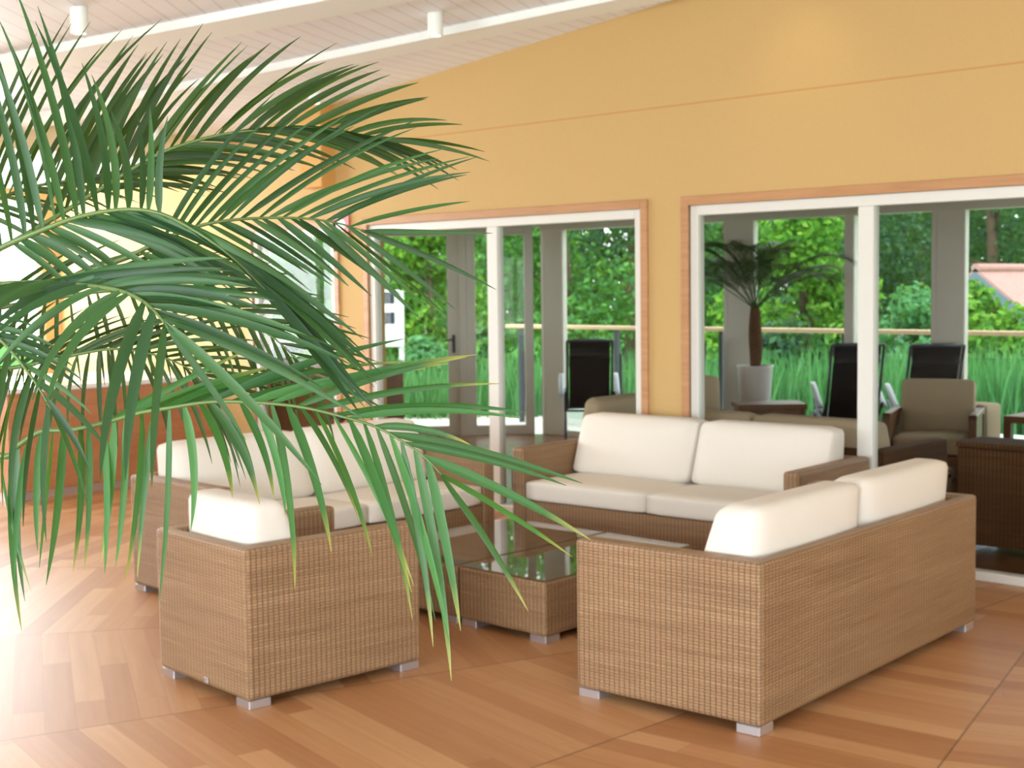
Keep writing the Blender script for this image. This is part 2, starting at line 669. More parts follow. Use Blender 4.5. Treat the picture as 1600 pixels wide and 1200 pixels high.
for a, b in RW:
    mb.box(UR, UR + .2, y, a, 0, WALLTOP)
    mb.box(UR, UR + .2, a, b, 0, .35)
    mb.box(UR, UR + .2, a, b, 2.65, WALLTOP)
    y = b
mb.box(UR, UR + .2, y, WV, 0, WALLTOP)
struct(mb, 'wall_right', 'white')
for k, (a, b) in enumerate(RW):
    mb = MB()
    for s0, s1 in ((a, a + .07), (b - .07, b), ((a + b) / 2 - .035, (a + b) / 2 + .035)):
        mb.box(UR + .04, UR + .12, s0, s1, .35, 2.65)
    mb.box(UR + .04, UR + .12, a, b, .35, .42)
    mb.box(UR + .04, UR + .12, a, b, 2.58, 2.65)
    w = struct(mb, 'window_%d' % (31 + k), 'white')
    mb = MB()
    mb.box(UR + .077, UR + .083, a + .07, (a + b) / 2 - .035, .42, 2.58)
    mb.box(UR + .077, UR + .083, (a + b) / 2 + .035, b - .07, .42, 2.58)
    mb.build('pane', 'glass', w)

# ceiling beams on the fan joints
BEAMS = [((-6.28, 4.97), 24.0, -5.5, 3.1, .2), ((-6.38, 6.38), 18.8, -4.3, 2.1, .14), ((-6.1, 2.9), 33, -6, 4, .2)]
for k, (c0, deg, t0, t1, hw) in enumerate(BEAMS):
    a = math.radians(deg)
    d = Vector((math.cos(a), math.sin(a), 0))
    n = Vector((-d.y, d.x, 0))
    mb = MB()
    lo, hi = [], []
    N = 12
    for i in range(N + 1):
        for sgn in (-1, 1):
            p = Vector((*c0, 0)) + d * (t0 + (t1 - t0) * i / N) + n * (hw * sgn)
            z = ceil_z(p.x, p.y)
            lo.append(mb.bm.verts.new((p.x, p.y, z - .055)))
            hi.append(mb.bm.verts.new((p.x, p.y, z + .06)))
    for i in range(N):
        q = 2 * i
        mb.bm.faces.new((lo[q], lo[q + 1], lo[q + 3], lo[q + 2]))
        mb.bm.faces.new((hi[q], hi[q + 2], hi[q + 3], hi[q + 1]))
        mb.bm.faces.new((lo[q], lo[q + 2], hi[q + 2], hi[q]))
        mb.bm.faces.new((lo[q + 1], hi[q + 1], hi[q + 3], lo[q + 3]))
    mb.bm.faces.new((lo[0], hi[0], hi[1], lo[1]))
    mb.bm.faces.new((lo[-2], lo[-1], hi[-1], hi[-2]))
    bmesh.ops.recalc_face_normals(mb.bm, faces=mb.bm.faces[:])
    struct(mb, 'trim_%d' % (k + 1), 'beam')
mb = MB()
mb.box(-10.37, -10.28, 1.5, WV, 2.78, 3.1, .004, 1)
struct(mb, 'trim_4', 'cream')

# yellow boxed duct under the ceiling at the wall, skirtings
mb = MB()
mb.box(-9.02, -8.74, WV - .14, WV + .02, 2.47, 3.25, .006, 1)
struct(mb, 'trim_5', plain('ochre_paint', (.62, .33, .10), .7, 0, .2))
mb = MB()
for a, b in ((UL, W3[0] - .06), (W3[1] + .06, W1[0] - .06), (W1[1] + .06, W2[0] - .06), (W2[1] + .06, UR)):
    mb.box(a, b, WV - .014, WV, 0, .07)
struct(mb, 'baseboard_front', 'casing')

# ------------------------------------------------------------------ ceiling spots
SPOTS = [(123, 11, 8.35, 'white cylinder spotlight on the boards above the palm tips, largest of the spotlights'),
         (680, 20, 9.05, 'white cylinder spotlight between the two ceiling beams'),
         (492, 132, 10.5, 'small lit spotlight above the ochre duct at the wall'),
         (241, 199, 11.6, 'tiny lit spotlight low behind the upper palm fronds')]
spot0 = None
for k, (px, py, d, lab) in enumerate(SPOTS):
    q = 3.0
    while True:                     # walk along the sight line until it meets the ceiling
        p = at(px, py, q)
        zc = ceil_z(p.x, p.y)
        if p.z >= zc or q > 20:
            break
        q += .01
    if spot0 is None:
        spot0 = empty('ceiling_spotlight', (p.x, p.y, zc))
        mb = MB()
        mb.lathe([(.03, .03), (.047, .012), (.047, -.135), (.044, -.142), (.034, -.142), (.033, -.125)], 24)
        mb.build('lamp_housing', 'beam', spot0)
        mb = MB()
        mb.lathe([(.0325, -.137), (.031, -.128)], 20)
        mb.build('lamp_lens', 'lens', spot0)
        o = spot0
    else:
        o = copy_tree(spot0)
    o.location = (p.x, p.y, zc)
    tag(o, lab, 'ceiling light', 'cylinder spotlights on the ceiling')
    ld = bpy.data.lights.new('spot_lamp', 'SPOT')
    ld.energy = 25
    ld.color = (1, .82, .58)
    ld.spot_size = math.radians(70)
    ld.spot_blend = .8
    ld.shadow_soft_size = .03
    lo = bpy.data.objects.new('spot_lamp', ld)
    C.objects.link(lo)
    lo.parent = o
    lo.location = (0, 0, -.15)

# ------------------------------------------------------------------ lounge furniture
HS, FT, ARM, BK = .642, .036, .098, .062


def seat_body(L, D, wk):
    """U-shaped woven shell plus seat box, all relative to the centre of the footprint, front toward +y"""
    x0, x1, y0, y1 = -L / 2, L / 2, -D / 2, D / 2
    mb = MB()
    mb.prism([(x0, y0), (x1, y0), (x1, y1), (x1 - ARM, y1), (x1 - ARM, y0 + BK), (x0 + ARM, y0 + BK), (x0 + ARM, y1), (x0, y1)], FT, HS, .019, 3)
    return mb


def make_seat(name, L, D, seats, wk='wicker', fab='fabric', cush_top=.817):
    root = empty(name, (0, 0, 0))
    x0, x1, y0, y1 = -L / 2, L / 2, -D / 2, D / 2
    seat_body(L, D, wk).build('frame', wk, root)
    mb = MB()
    mb.box(x0 + ARM - .002, x1 - ARM + .002, y0 + BK - .002, y1 - .012, FT, .318, .008, 2)
    mb.build('seat_base', wk, root)
    w = (L - 2 * ARM) / seats
    for k in range(seats):
        cx = x0 + ARM + w * (k + .5)
        mb = MB()
        mb.cushion(w - .006, D - BK - .012, .124, .024, .012, Matrix.Translation((cx, (y0 + BK + y1) / 2, .318 + .062)))
        mb.build('seat_cushion', fab, root)
    for k in range(seats):
        cx = x0 + ARM + w * (k + .5)
        mb = MB()
        hgt = cush_top - .43
        yr = y0 + BK + .035
        mb.cushion(w - .008, hgt, .185, .052, .014, Matrix.Translation((cx, yr + .0925, .432 + hgt / 2)) @ Matrix.Rotation(PI / 2, 4, 'X'))
        for v in mb.bm.verts:           # wedge: thicker toward the seat
            q = max(0, min(1, (v.co.z - .432) / hgt))
            v.co.y = yr + (v.co.y - yr) * (1 + .68 * (1 - q)) - .02 * q
        mb.build('back_cushion', fab, root)
    for sx in (-1, 1):
        for sy in (-1, 1):
            mb = MB()
            cx, cy = sx * (L / 2 - .058), sy * (D / 2 - .058)
            mb.box(cx - .05, cx + .05, cy - .05, cy + .05, 0, FT, .003, 1)
            f = mb.build('foot', 'alu', root)
    return root


def place(o, u, v, rz):
    o.location = (u, v, 0)
    o.rotation_euler = (0, 0, rz)


R = math.radians
sofa = make_seat('wicker_sofa', 2.005, .845, 2)
# near right sofa: its near back corner at (-2.694, 4.115)
a = R(93.1)
ex, ey = Vector((math.cos(a), math.sin(a))), Vector((-math.sin(a), math.cos(a)))
c = Vector((-2.694, 4.115)) + ex * 1.0025 + ey * .4225
place(sofa, c.x, c.y, a)
tag(sofa, 'honey wicker sofa seen from behind, its cream cushions turned to the table', 'sofa', 'honey wicker sofas around the coffee tables')
s2 = copy_tree(sofa)
place(s2, -4.865, 6.60, R(183))
tag(s2, 'honey wicker sofa facing the camera in front of the glass doors', 'sofa', 'honey wicker sofas around the coffee tables')
s3 = copy_tree(sofa)
place(s3, -6.235, 4.94, R(-90.5))
tag(s3, 'honey wicker sofa half hidden by the palm, behind the armchair', 'sofa', 'honey wicker sofas around the coffee tables')
chair = make_seat('wicker_armchair', .72, .865, 1, cush_top=.80)
a = R(-4.1)
ex, ey = Vector((math.cos(a), math.sin(a))), Vector((-math.sin(a), math.cos(a)))
c = Vector((-4.366, 3.069)) - ex * .36 + ey * .4325
place(chair, c.x, c.y, a)
tag(chair, 'honey wicker armchair with one cream cushion standing under the palm fronds', 'armchair')
mb = MB()
mb.box(-.05, -.02, -.4425, -.4335, .05, .075, .002, 1)
lb = mb.build('name_plate', 'alu', chair)
lb.location.x = .08
lb['label'] = 'small silver tag near the bottom edge'


def make_table(L, D):
    root = empty('coffee_table', (0, 0, 0))
    mb = MB()
    mb.box(-L / 2, L / 2, -D / 2, D / 2, FT, .289, .012, 2)
    mb.build('frame', 'wicker', root)
    mb = MB()
    mb.box(-L / 2 + .004, L / 2 - .004, -D / 2 + .004, D / 2 - .004, .2895, .2975, .002, 1)
    g = mb.build('glass_top', TOPGLASS, root)
    for sx in (-1, 1):
        for sy in (-1, 1):
            mb = MB()
            cx, cy = sx * (L / 2 - .058), sy * (D / 2 - .058)
            mb.box(cx - .05, cx + .05, cy - .05, cy + .05, 0, FT, .003, 1)
            mb.build('foot', 'alu', root)
    return root


t = NT('table_glass')
tr = t.n('ShaderNodeBsdfTransparent')
tr.inputs[0].default_value = (.86, .85, .81, 1)
gl = t.n('ShaderNodeBsdfGlossy')
gl.inputs['Roughness'].default_value = .02
fr = t.n('ShaderNodeFresnel')
fr.inputs[0].default_value = 1.5
mx = t.n('ShaderNodeMixShader')
t.set(mx.inputs[0], t.math('MULTIPLY', t.math('SUBTRACT', 1.0, t.n('ShaderNodeNewGeometry').outputs['Backfacing']), t.math('MULTIPLY_ADD', fr.outputs[0], 1.3, .03)))
t.t.links.new(tr.outputs[0], mx.inputs[1])
t.t.links.new(gl.outputs[0], mx.inputs[2])
TOPGLASS = t.end(mx.outputs[0])
ta = make_table(.57, 1.14)
place(ta, -4.435, 5.135, 0)
tag(ta, 'low wicker coffee table with glass top, the one beside the near right sofa', 'coffee table', 'glass topped wicker coffee tables')
tb = make_table(.74, 1.14)
place(tb, -5.105, 5.135, 0)
tag(tb, 'low wicker coffee table with glass top, the one beside the left sofa', 'coffee table', 'glass topped wicker coffee tables')

# ------------------------------------------------------------------ things along the wall on the left
bar = empty('bar_counter', (-10.5, 5.95, 0), R(3))
mb = MB()
mb.box(-.33, .28, -1.0, .95, .07, .86, .004, 1)
mb.build('front_panel', 'wood', bar)
mb = MB()
mb.box(-.30, .25, -.98, .93, 0, .07)
k = mb.build('kickplate', 'kick', bar)
mb = MB()
mb.box(-1.1, .31, -1.03, .97, .86, .90, .004, 1)
k = mb.build('countertop', 'countertop', bar)
k['label'] = 'polished white countertop'
mb = MB()
mb.box(-1.05, -.33, -1.0, .95, .0, .859)
mb.build('cabinet', 'wood', bar)
tag(bar, 'cherry wood counter with white top behind the palm fronds', 'counter')
ext = empty('fire_extinguisher', (-8.56, 6.98, 0))
mb = MB()
mb.lathe([(.07, 0), (.085, .01), (.088, .04), (.088, .42), (.08, .49), (.05, .535), (.022, .55), (.022, .575)], 24)
mb.build('tank', 'red', ext, True)
mb = MB()
mb.box(-.022, .022, -.03, .03, .575, .61, .004, 1)
mb.box(-.012, .012, -.12, .02, .61, .625, .004, 1)
mb.box(-.012, .012, -.11, .0, .645, .655, .004, 1)
mb.tube([(0, .02, .59), (.06, .03, .6), (.105, .02, .5), (.108, 0, .3)], .012, 8)
v = mb.build('valve', 'blackmetal', ext)
v['label'] = 'black valve with handle and hose'
tag(ext, 'red fire extinguisher on the floor against the yellow wall', 'fire extinguisher')

sg = empty('fire_sign', (-8.66, WV - .012, 2.10))
mb = MB()
mb.box(-.10, .10, -.006, .006, -.15, .15, .002, 1)
mb.build('plate', 'red', sg)
mb = MB()
mb.prism([(-.05, .03), (.05, .03), (.06, .075), (.035, .12), (.03, .085), (.005, .135), (-.02, .09), (-.045, .11), (-.06, .07)], .0065, .0085, mat=Matrix.Rotation(PI / 2, 4, 'X'))
mb.prism([(-.03, -.12), (.03, -.12), (.03, -.03), (.012, -.012), (.012, .004), (.045, -.02), (.05, -.012), (.01, .018), (-.012, .018), (-.012, -.012), (-.03, -.03)], .0065, .0085, mat=Matrix.Rotation(PI / 2, 4, 'X'))
k = mb.build('pictogram', 'signwhite', sg)
k['label'] = 'white flame and extinguisher pictogram'
tag(sg, 'red fire extinguisher sign on the yellow wall beside the door casing', 'sign')

# ------------------------------------------------------------------ garden room behind the glass
V2 = 11.2
UC = -10.15            # corner of its slanted side
GR = 3.4
DG = 11.2 - VT
ang_end = (UC - DG, VT)
mb = MB()
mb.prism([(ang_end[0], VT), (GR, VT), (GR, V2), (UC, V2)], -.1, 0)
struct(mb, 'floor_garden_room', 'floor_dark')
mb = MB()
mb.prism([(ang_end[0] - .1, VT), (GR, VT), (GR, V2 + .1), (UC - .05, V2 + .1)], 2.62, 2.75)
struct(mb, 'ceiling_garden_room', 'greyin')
mb = MB()
mb.box(GR, GR + .1, VT, V2, 0, 2.62)
struct(mb, 'wall_garden_room', 'greyin')
# header beam
mb = MB()
mb.box(UC, GR, V2 - .06, V2 + .1, 2.25, 2.62)
struct(mb, 'trim_6', 'grey')
POSTS = [(-10.13, -9.86), (-7.70, -7.40), (-6.42, -6.32), (-5.52, -5.26), (-3.2, -2.92), (-.9, -.62)]
for k, (a, b) in enumerate(POSTS):
    mb = MB()
    thick = .02
    mb.box(a, b, V2 - thick, V2 + .06, 0, 2.30, .006, 1)
    if b - a > .2:
        mb.box(a - .045, a, V2 - .02, V2 + .05, 0, 2.30)
    struct(mb, 'trim_%d' % (7 + k), 'grey')
for k in range(len(POSTS) - 1):
    a, b = POSTS[k][1], POSTS[k + 1][0]
    mb = MB()
    mb.box(a, b, V2, V2 + .05, 0, .06)
    w = struct(mb, 'window_%d' % (12 + k), 'grey')
    mb = MB()
    mb.box(a, b - .046, V2 + .02, V2 + .026, .06, 2.30)
    mb.build('pane', 'glass', w)
# slanted side: local x runs from the corner back to the wall
side = Matrix.Translation((UC, V2, 0)) @ Matrix.Rotation(R(-135), 4, 'Z')


def slab(mb, x0, x1, y0, y1, z0, z1, bev=0.0):
    mb.box(x0, x1, y0, y1, z0, z1, bev, 1, side)


def frame_unit(name, x0, x1, z0, z1, st, handle=False):
    mb = MB()
    slab(mb, x0, x0 + st, -.04, .04, z0, z1, .004)
    slab(mb, x1 - st, x1, -.04, .04, z0, z1, .004)
    slab(mb, x0 + st, x1 - st, -.04, .04, z0, z0 + .11, .004)
    slab(mb, x0 + st, x1 - st, -.04, .04, z1 - .09, z1, .004)
    w = struct(mb, name, 'grey')
    mb = MB()
    slab(mb, x0 + st, x1 - st, -.004, .004, z0 + .11, z1 - .09)
    mb.build('pane', 'glass', w)
    if handle:
        hx = x0 + st / 2
        mb = MB()
        mb.box(hx - .018, hx + .018, .04, .05, .92, 1.12, .003, 1, side)
        mb.tube([side @ Vector((hx, .05, 1.07)), side @ Vector((hx, .09, 1.07)), side @ Vector((hx + .11, .09, 1.06))], .011, 8)
        h = mb.build('door_handle', 'blackmetal', w)
        h['label'] = 'dark lever handle'
    return w


frame_unit('window_17', .12, .86, 0, 2.30, .10)
frame_unit('door_1', .94, 1.94, 0, 2.30, .13, True)
mb = MB()
slab(mb, .86, .94, -.06, .06, 0, 2.30)
struct(mb, 'trim_13', 'grey')
mb = MB()
slab(mb, 1.94, 2.16, -.07, .07, 0, 2.30)
struct(mb, 'trim_14', 'grey')
frame_unit('window_18', 2.16, 3.1, 0, 2.30, .09)
frame_unit('window_19', 3.1, 4.0, 0, 2.30, .09)
frame_unit('window_20', 4.0, DG * math.sqrt(2) - .02, 0, 2.30, .09)
mb = MB()
slab(mb, 0, DG * math.sqrt(2), -.06, .06, 2.30, 2.62)
struct(mb, 'trim_15', 'grey')

# furniture in there
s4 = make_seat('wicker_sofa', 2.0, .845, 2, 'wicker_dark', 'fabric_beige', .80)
place(s4, -4.95, 7.765, 0)
tag(s4, 'brown wicker sofa behind the glass, its back right against the right glass doors', 'sofa')
s5 = empty('storage_chest', (-2.75, 8.06, 0))
mb = MB()
mb.box(-1.0, 1.0, -.17, .17, FT, .63, .01, 2)
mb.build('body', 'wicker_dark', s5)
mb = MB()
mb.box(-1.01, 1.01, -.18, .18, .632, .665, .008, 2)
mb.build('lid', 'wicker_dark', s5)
for sx in (-.93, .93):
    mb = MB()
    mb.box(sx - .05, sx + .05, -.15, .15, 0, FT)
    mb.build('foot', 'alu', s5)
tag(s5, 'dark brown wicker chest standing close behind the glass at the picture edge', 'chest')
ac = empty('low_lounge_chair', (-6.74, 7.84, 0), R(90))
mb = MB()
mb.box(-.36, .36, -.40, .40, .09, .27, .012, 2)
mb.build('seat_base', 'wicker_dark', ac)
mb = MB()
mb.cushion(.70, .66, .14, .04, .015, Matrix.Translation((0, .06, .34)))
mb.build('seat_cushion', 'fabric_beige', ac)
mb = MB()
mb.cushion(.66, .52, .17, .06, .02, Matrix.Translation((0, -.27, .31)) @ Matrix.Rotation(R(13), 4, 'X') @ Matrix.Translation((0, 0, .27)) @ Matrix.Rotation(PI / 2, 4, 'X'))
mb.build('back_cushion', 'fabric_beige', ac)
for sx in (-1, 1):
    for sy in (-1, 1):
        mb = MB()
        mb.box(sx * .30 - .03, sx * .30 + .03, sy * .34 - .03, sy * .34 + .03, 0, .09)
        mb.build('leg', 'wood_dark', ac)
tag(ac, 'low beige cushioned lounge chair behind the glass in front of the corner lounger', 'lounge chair')


def make_wood_chair():
    """slab-armed wooden easy chair, front toward -y"""
    root = empty('wooden_easy_chair', (0, 0, 0))
    w, d = .70, .76
    for s in (-1, 1):
        mb = MB()
        x = s * (w / 2 - .03)
        mb.box(x - .03, x + .03, -d / 2, -d / 2 + .07, 0, .62, .004, 1)
        mb.box(x - .03, x + .03, d / 2 - .07, d / 2, 0, .62, .004, 1)
        mb.box(x - .032, x + .032, -d / 2, d / 2, .58, .62, .004, 1)
        mb.box(x - .018, x + .018, -d / 2 + .07, d / 2 - .07, .12, .58)
        mb.build('armrest', 'wood_dark', root)
    mb = MB()
    mb.box(-w / 2 + .06, w / 2 - .06, -d / 2 + .02, d / 2 - .02, .22, .30, .004, 1)
    mb.build('seat_frame', 'wood_dark', root)
    mb = MB()
    mb.cushion(w - .13, d - .10, .14, .035, .012, Matrix.Translation((0, -.02, .37)))
    mb.build('seat_cushion', 'fabric_beige', root)
    mb = MB()
    mb.cushion(w - .13, .46, .15, .035, .012, Matrix.Translation((0, d / 2 - .13, .62)) @ Matrix.Rotation(R(-12), 4, 'X') @ Matrix.Rotation(PI / 2, 4, 'X'))
    mb.build('back_cushion', 'fabric_beige', root)
    return root


wc = make_wood_chair()
place(wc, -5.0, 10.12, R(20))
tag(wc, 'wooden easy chair with beige cushions facing the room through the glass', 'armchair')
lt = empty('low_table', (-6.43, 9.95, 0), R(43.6))
mb = MB()
mb.box(-.29, .29, -.2, .2, .58, .625, .004, 1)
mb.build('tabletop', 'wood_dark', lt)
mb = MB()
mb.box(-.27, .27, -.18, .18, .36, .579, .003, 1)
mb.build('apron', 'wood_dark', lt)
for sx in (-1, 1):
    for sy in (-1, 1):
        mb = MB()
        mb.box(sx * .25 - .025, sx * .25 + .025, sy * .16 - .025, sy * .16 + .025, 0, .36)
        mb.build('leg', 'wood_dark', lt)
tag(lt, 'dark wooden table in front of the white palm planter', 'table')
ac2 = copy_tree(ac)
q = FW + RT * ((1072 - 800) / FOC)
place(ac2, q.x / q.y * 9.55, 9.55, R(222))
tag(ac2, 'beige lounge chair mostly hidden behind the yellow pier beside the dark wooden table', 'lounge chair', 'low lounge chairs in the garden room')
ac['group'] = 'low lounge chairs in the garden room'
mb = MB()
mb.cushion(.31, .31, .63, .03, .004, Matrix.Translation((-4.97, 10.80, .315)))
tag(mb.build('upholstered_stool', 'fabric_beige'), 'tall square beige stool beside the wooden easy chair', 'stool')
st = empty('side_table', (-4.22, 10.6, 0))
mb = MB()
mb.box(-.32, .32, -.25, .25, .53, .585, .004, 1)
mb.build('tabletop', 'wood_dark', st)
for sx in (-1, 1):
    for sy in (-1, 1):
        mb = MB()
        mb.box(sx * .29 - .03, sx * .29 + .03, sy * .22 - .03, sy * .22 + .03, 0, .53)
        mb.build('leg', 'wood_dark', st)
tag(st, 'small dark wooden side table near the picture edge behind the glass', 'side table')
sb = empty('sideboard', (-9.41, 7.575, 0))
mb = MB()
mb.box(-.78, .78, -.16, .16, .06, .97, .004, 1)
mb.build('cabinet', 'wood_dark', sb)
mb = MB()
mb.box(-.8, .8, -.175, .175, .97, 1.0, .004, 1)
mb.build('top', 'wood_dark', sb)
mb = MB()
mb.box(-.74, .74, -.14, .14, 0, .06)
mb.build('plinth', 'wood_dark', sb)
tag(sb, 'dark wooden sideboard just behind the glass of the left doors', 'sideboard')


def make_lounger():
    """steel-tube recliner seen from behind: mesh back, head pillow, grey armrests; faces +y"""
    root = empty('reclining_lounger', (0, 0, 0))
    mb = MB()
    w = .225
    for s in (-1, 1):
        x = s * w
        mb.tube([(x, -.24, 1.10), (x, -.02, .55), (x, .06, .40), (x, .52, .46), (x, .95, .30)], .013, 8)
        mb.tube([(x * 1.08, -.30, .012), (x * 1.08, .45, .58)], .013, 8)
        mb.tube([(x * 1.08, .60, .012), (x * 1.08, -.10, .58)], .013, 8)
    mb.tube([(-w, -.24, 1.10), (w, -.24, 1.10)], .013, 8)
    mb.tube([(-w * 1.08, -.30, .013), (w * 1.08, -.30, .013)], .013, 8)
    mb.tube([(-w * 1.08, .60, .013), (w * 1.08, .60, .013)], .013, 8)
    mb.tube([(-w, .95, .30), (w, .95, .30)], .013, 8)
    mb.build('frame', 'blackmetal', root)
    mb = MB()
    prof = [(-.235, 1.09), (-.015, .56), (.06, .42), (.52, .475), (.94, .32)]
    for (y0, z0), (y1, z1) in zip(prof, prof[1:]):
        mb.quad((-w + .025, y0, z0), (w - .025, y0, z0), (w - .025, y1, z1), (-w + .025, y1, z1))
    bmesh.ops.remove_doubles(mb.bm, verts=mb.bm.verts[:], dist=.001)
    top = bmesh.ops.extrude_face_region(mb.bm, geom=mb.bm.faces[:])
    bmesh.ops.translate(mb.bm, verts=[g for g in top['geom'] if isinstance(g, bmesh.types.BMVert)], vec=(0, .004, .012))
    mb.build('sling', 'black', root)
    mb = MB()
    mb.cushion(.40, .20, .07, .03, .01, Matrix.Translation((0, -.17, 1.02)) @ Matrix.Rotation(R(67), 4, 'X'), 5)
    mb.build('head_pillow', 'black', root)
    for s in (-1, 1):
        mb = MB()
        mb.cushion(.055, .42, .03, .014, .004, Matrix.Translation((s * (w + .055), .16, .64)) @ Matrix.Rotation(R(28), 4, 'X'), 4)
        k = mb.build('armrest', 'plastic', root)
        k['label'] = 'pale grey plastic armrest'
    return root


lg = make_lounger()
LG = [(921, 10.45, 'black reclining lounger at the corner post, seen from behind through the left doors'),
      (1060, 10.45, 'black reclining lounger mostly hidden behind the yellow pier'),
      (1331, 10.78, 'black reclining lounger behind the white mullion of the right doors'),
      (1452, 10.98, 'black reclining lounger behind the wooden easy chair')]
for k, (px, v, lab) in enumerate(LG):
    o = lg if k == 0 else copy_tree(lg)
    d = FW + RT * ((px - 800) / FOC)
    u = d.x * v / d.y
    place(o, u, v, R(42))
    tag(o, lab, 'lounger', 'black reclining loungers in the garden room')


# ------------------------------------------------------------------ palms
def bez(p0, p1, p2, t):
    return p0 * (1 - t) ** 2 + p1 * (2 * t * (1 - t)) + p2 * t * t


def blade(bm, uvl, p0, p1, p2, width, facing, twist, n=9):
    """one folded leaflet from p0 to p2 bending through p1"""
    rows = []
    for i in range(n + 1):
        t = i / n
        p = bez(p0, p1, p2, t)
        d = ((p1 - p0) * (1 - t) + (p2 - p1) * t)
        d.normalize()
        side = d.cross(facing)
        if side.length < 1e-4:
            side = d.cross(Vector((0, 0, 1)))
        side.normalize()
        side = Matrix.Rotation(twist * (1 - .4 * t), 3, d) @ side
        nrm = side.cross(d)
        wd = width * .5 * (min(1, .38 + t * 4.2)) * (1 - t ** 2.6) ** .85
        wd = max(wd, .0003)
        a = bm.verts.new(p - side * wd + nrm * wd * .35)
        b = bm.verts.new(p)
        c = bm.verts.new(p + side * wd + nrm * wd * .35)
        rows.append((a, b, c, t))
    for r, q in zip(rows, rows[1:]):
        for j in (0, 1):
            f = bm.faces.new((r[j], r[j + 1], q[j + 1], q[j]))
            f.smooth = True
            us = (j * .5, j * .5 + .5, j * .5 + .5, j * .5)
            ts = (r[3], r[3], q[3], q[3])
            for l, uu, tt in zip(f.loops, us, ts):
                l[uvl].uv = (uu, tt)


def poly_at(pts, s):
    """point on a polyline at fraction s of its length"""
    ls = [(b - a).length for a, b in zip(pts, pts[1:])]
    tot = sum(ls)
    x = s * tot
    for (a, b), l in zip(zip(pts, pts[1:]), ls):
        if x <= l or b is pts[-1]:
            return a.lerp(b, min(1, x / l))
        x -= l
    return pts[-1]


def smooth_poly(pts, n=5):
    """Catmull-Rom through the points"""
    out = []
    P = [pts[0] * 2 - pts[1]] + pts + [pts[-1] * 2 - pts[-2]]
    for i in range(1, len(P) - 2):
        for k in range(n):
            t = k / n
            a, b, c, d = P[i - 1], P[i], P[i + 1], P[i + 2]
            out.append(.5 * ((2 * b) + (c - a) * t + (2 * a - 5 * b + 4 * c - d) * t * t + (3 * b - a - 3 * c + d) * t ** 3))
    out.append(pts[-1])
    return out


def frond(name, parent, rachis, sides, mat, r0=.0055, r1=.0011, rachis_mat=None):
    """rachis: list of (px, py, depth); sides: list of (keys, count, width_m);
    key: (base px, base py, tip px, tip py, bend, depth change)"""
    pts = smooth_poly([at(*p) for p in rachis])
    inv = parent.matrix_world.inverted()
    mb = MB()
    uvl = mb.bm.loops.layers.uv.new('UVMap')
    for keys, count, width in sides:
        ks = []
        for k in keys:
            bx, by, tx, ty, bend, dz = k
            # nearest rachis sample to the base
            best, bs = 1e9, 0
            for i in range(201):
                q = poly_at(pts, i / 200) - CAM
                z = q.dot(FW)
                x, y = 800 + FOC * q.dot(RT) / z, 600 - FOC * q.dot(UP) / z
                dd = (x - bx) ** 2 + (y - by) ** 2
                if dd < best:
                    best, bs, bz = dd, i / 200, z
            ks.append((bs, tx - bx, ty - by, bend, dz))
        ks.sort(key=lambda q: q[0])
        for i in range(count):
            s = ks[0][0] + (ks[-1][0] - ks[0][0]) * (i + random.uniform(-.25, .25)) / max(1, count - 1)
            s = min(max(s, ks[0][0]), ks[-1][0])
            for (k0, k1) in zip(ks, ks[1:]):
                if k0[0] <= s <= k1[0] + 1e-9:
                    break
            f = (s - k0[0]) / max(1e-6, k1[0] - k0[0])
            dx, dy, bend, dz = [k0[j] * (1 - f) + k1[j] * f for j in (1, 2, 3, 4)]
            j = random.gauss(1, .06)
            an = random.gauss(0, .045)
            ca, sa = math.cos(an), math.sin(an)
            dx, dy = (dx * ca - dy * sa) * j, (dx * sa + dy * ca) * j
            p0 = poly_at(pts, s)
            q = p0 - CAM
            z = q.dot(FW)
            x, y = 800 + FOC * q.dot(RT) / z, 600 - FOC * q.dot(UP) / z
            dzz = dz + random.gauss(0, .035)
            p2 = at(x + dx, y + dy, z + dzz)
            bb = bend * random.uniform(.75, 1.25)
            p1 = at(x + dx * .5 - dy * bb, y + dy * .5 + dx * bb, z + dzz * .45)
            fc = (CAM - p0).normalized()
            blade(mb.bm, uvl, inv @ p0, inv @ p1, inv @ p2, width * random.uniform(.82, 1.15), fc, random.gauss(.0, .55))
    o = mb.build(name, mat, parent)
    mb = MB()
    n = len(pts)
    mb.tube([inv @ p for p in pts], [r0 + (r1 - r0) * i / (n - 1) for i in range(n)], 6)
    mb.build('rachis', 'petiole', o)
    return o


MAT['petiole'] = plain('green_petiole', (.075, .13, .03), .45, 0, .5, .2, 20)
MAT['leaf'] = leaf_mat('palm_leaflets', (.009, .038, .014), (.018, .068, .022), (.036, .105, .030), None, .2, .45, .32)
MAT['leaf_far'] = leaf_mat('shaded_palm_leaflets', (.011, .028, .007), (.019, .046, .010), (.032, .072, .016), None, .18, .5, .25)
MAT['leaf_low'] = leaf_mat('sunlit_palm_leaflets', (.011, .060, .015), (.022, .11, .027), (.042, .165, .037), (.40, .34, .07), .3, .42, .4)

crown = at(-210, 500, 2.2)
palm = empty('potted_palm', (crown.x, crown.y, 0))
bpy.context.view_layer.update()
tag(palm, 'large arching palm whose green fronds spread across the near left of the room', 'palm')
mb = MB()
prof = [(-.02, 0, .40), (.01, .01, .75), (0, -.01, 1.1), (.0, 0, crown.z - .02)]
mb.tube(smooth_poly([Vector(p) for p in prof]), .05, 12)
mb.build('trunk', 'trunk', palm)
mb = MB()
mb.lathe([(.15, 0), (.16, .01), (.21, .42), (.225, .44), (.20, .44), (.195, .40), (.05, .40)], 28)
mb.build('pot', 'pot', palm, True)

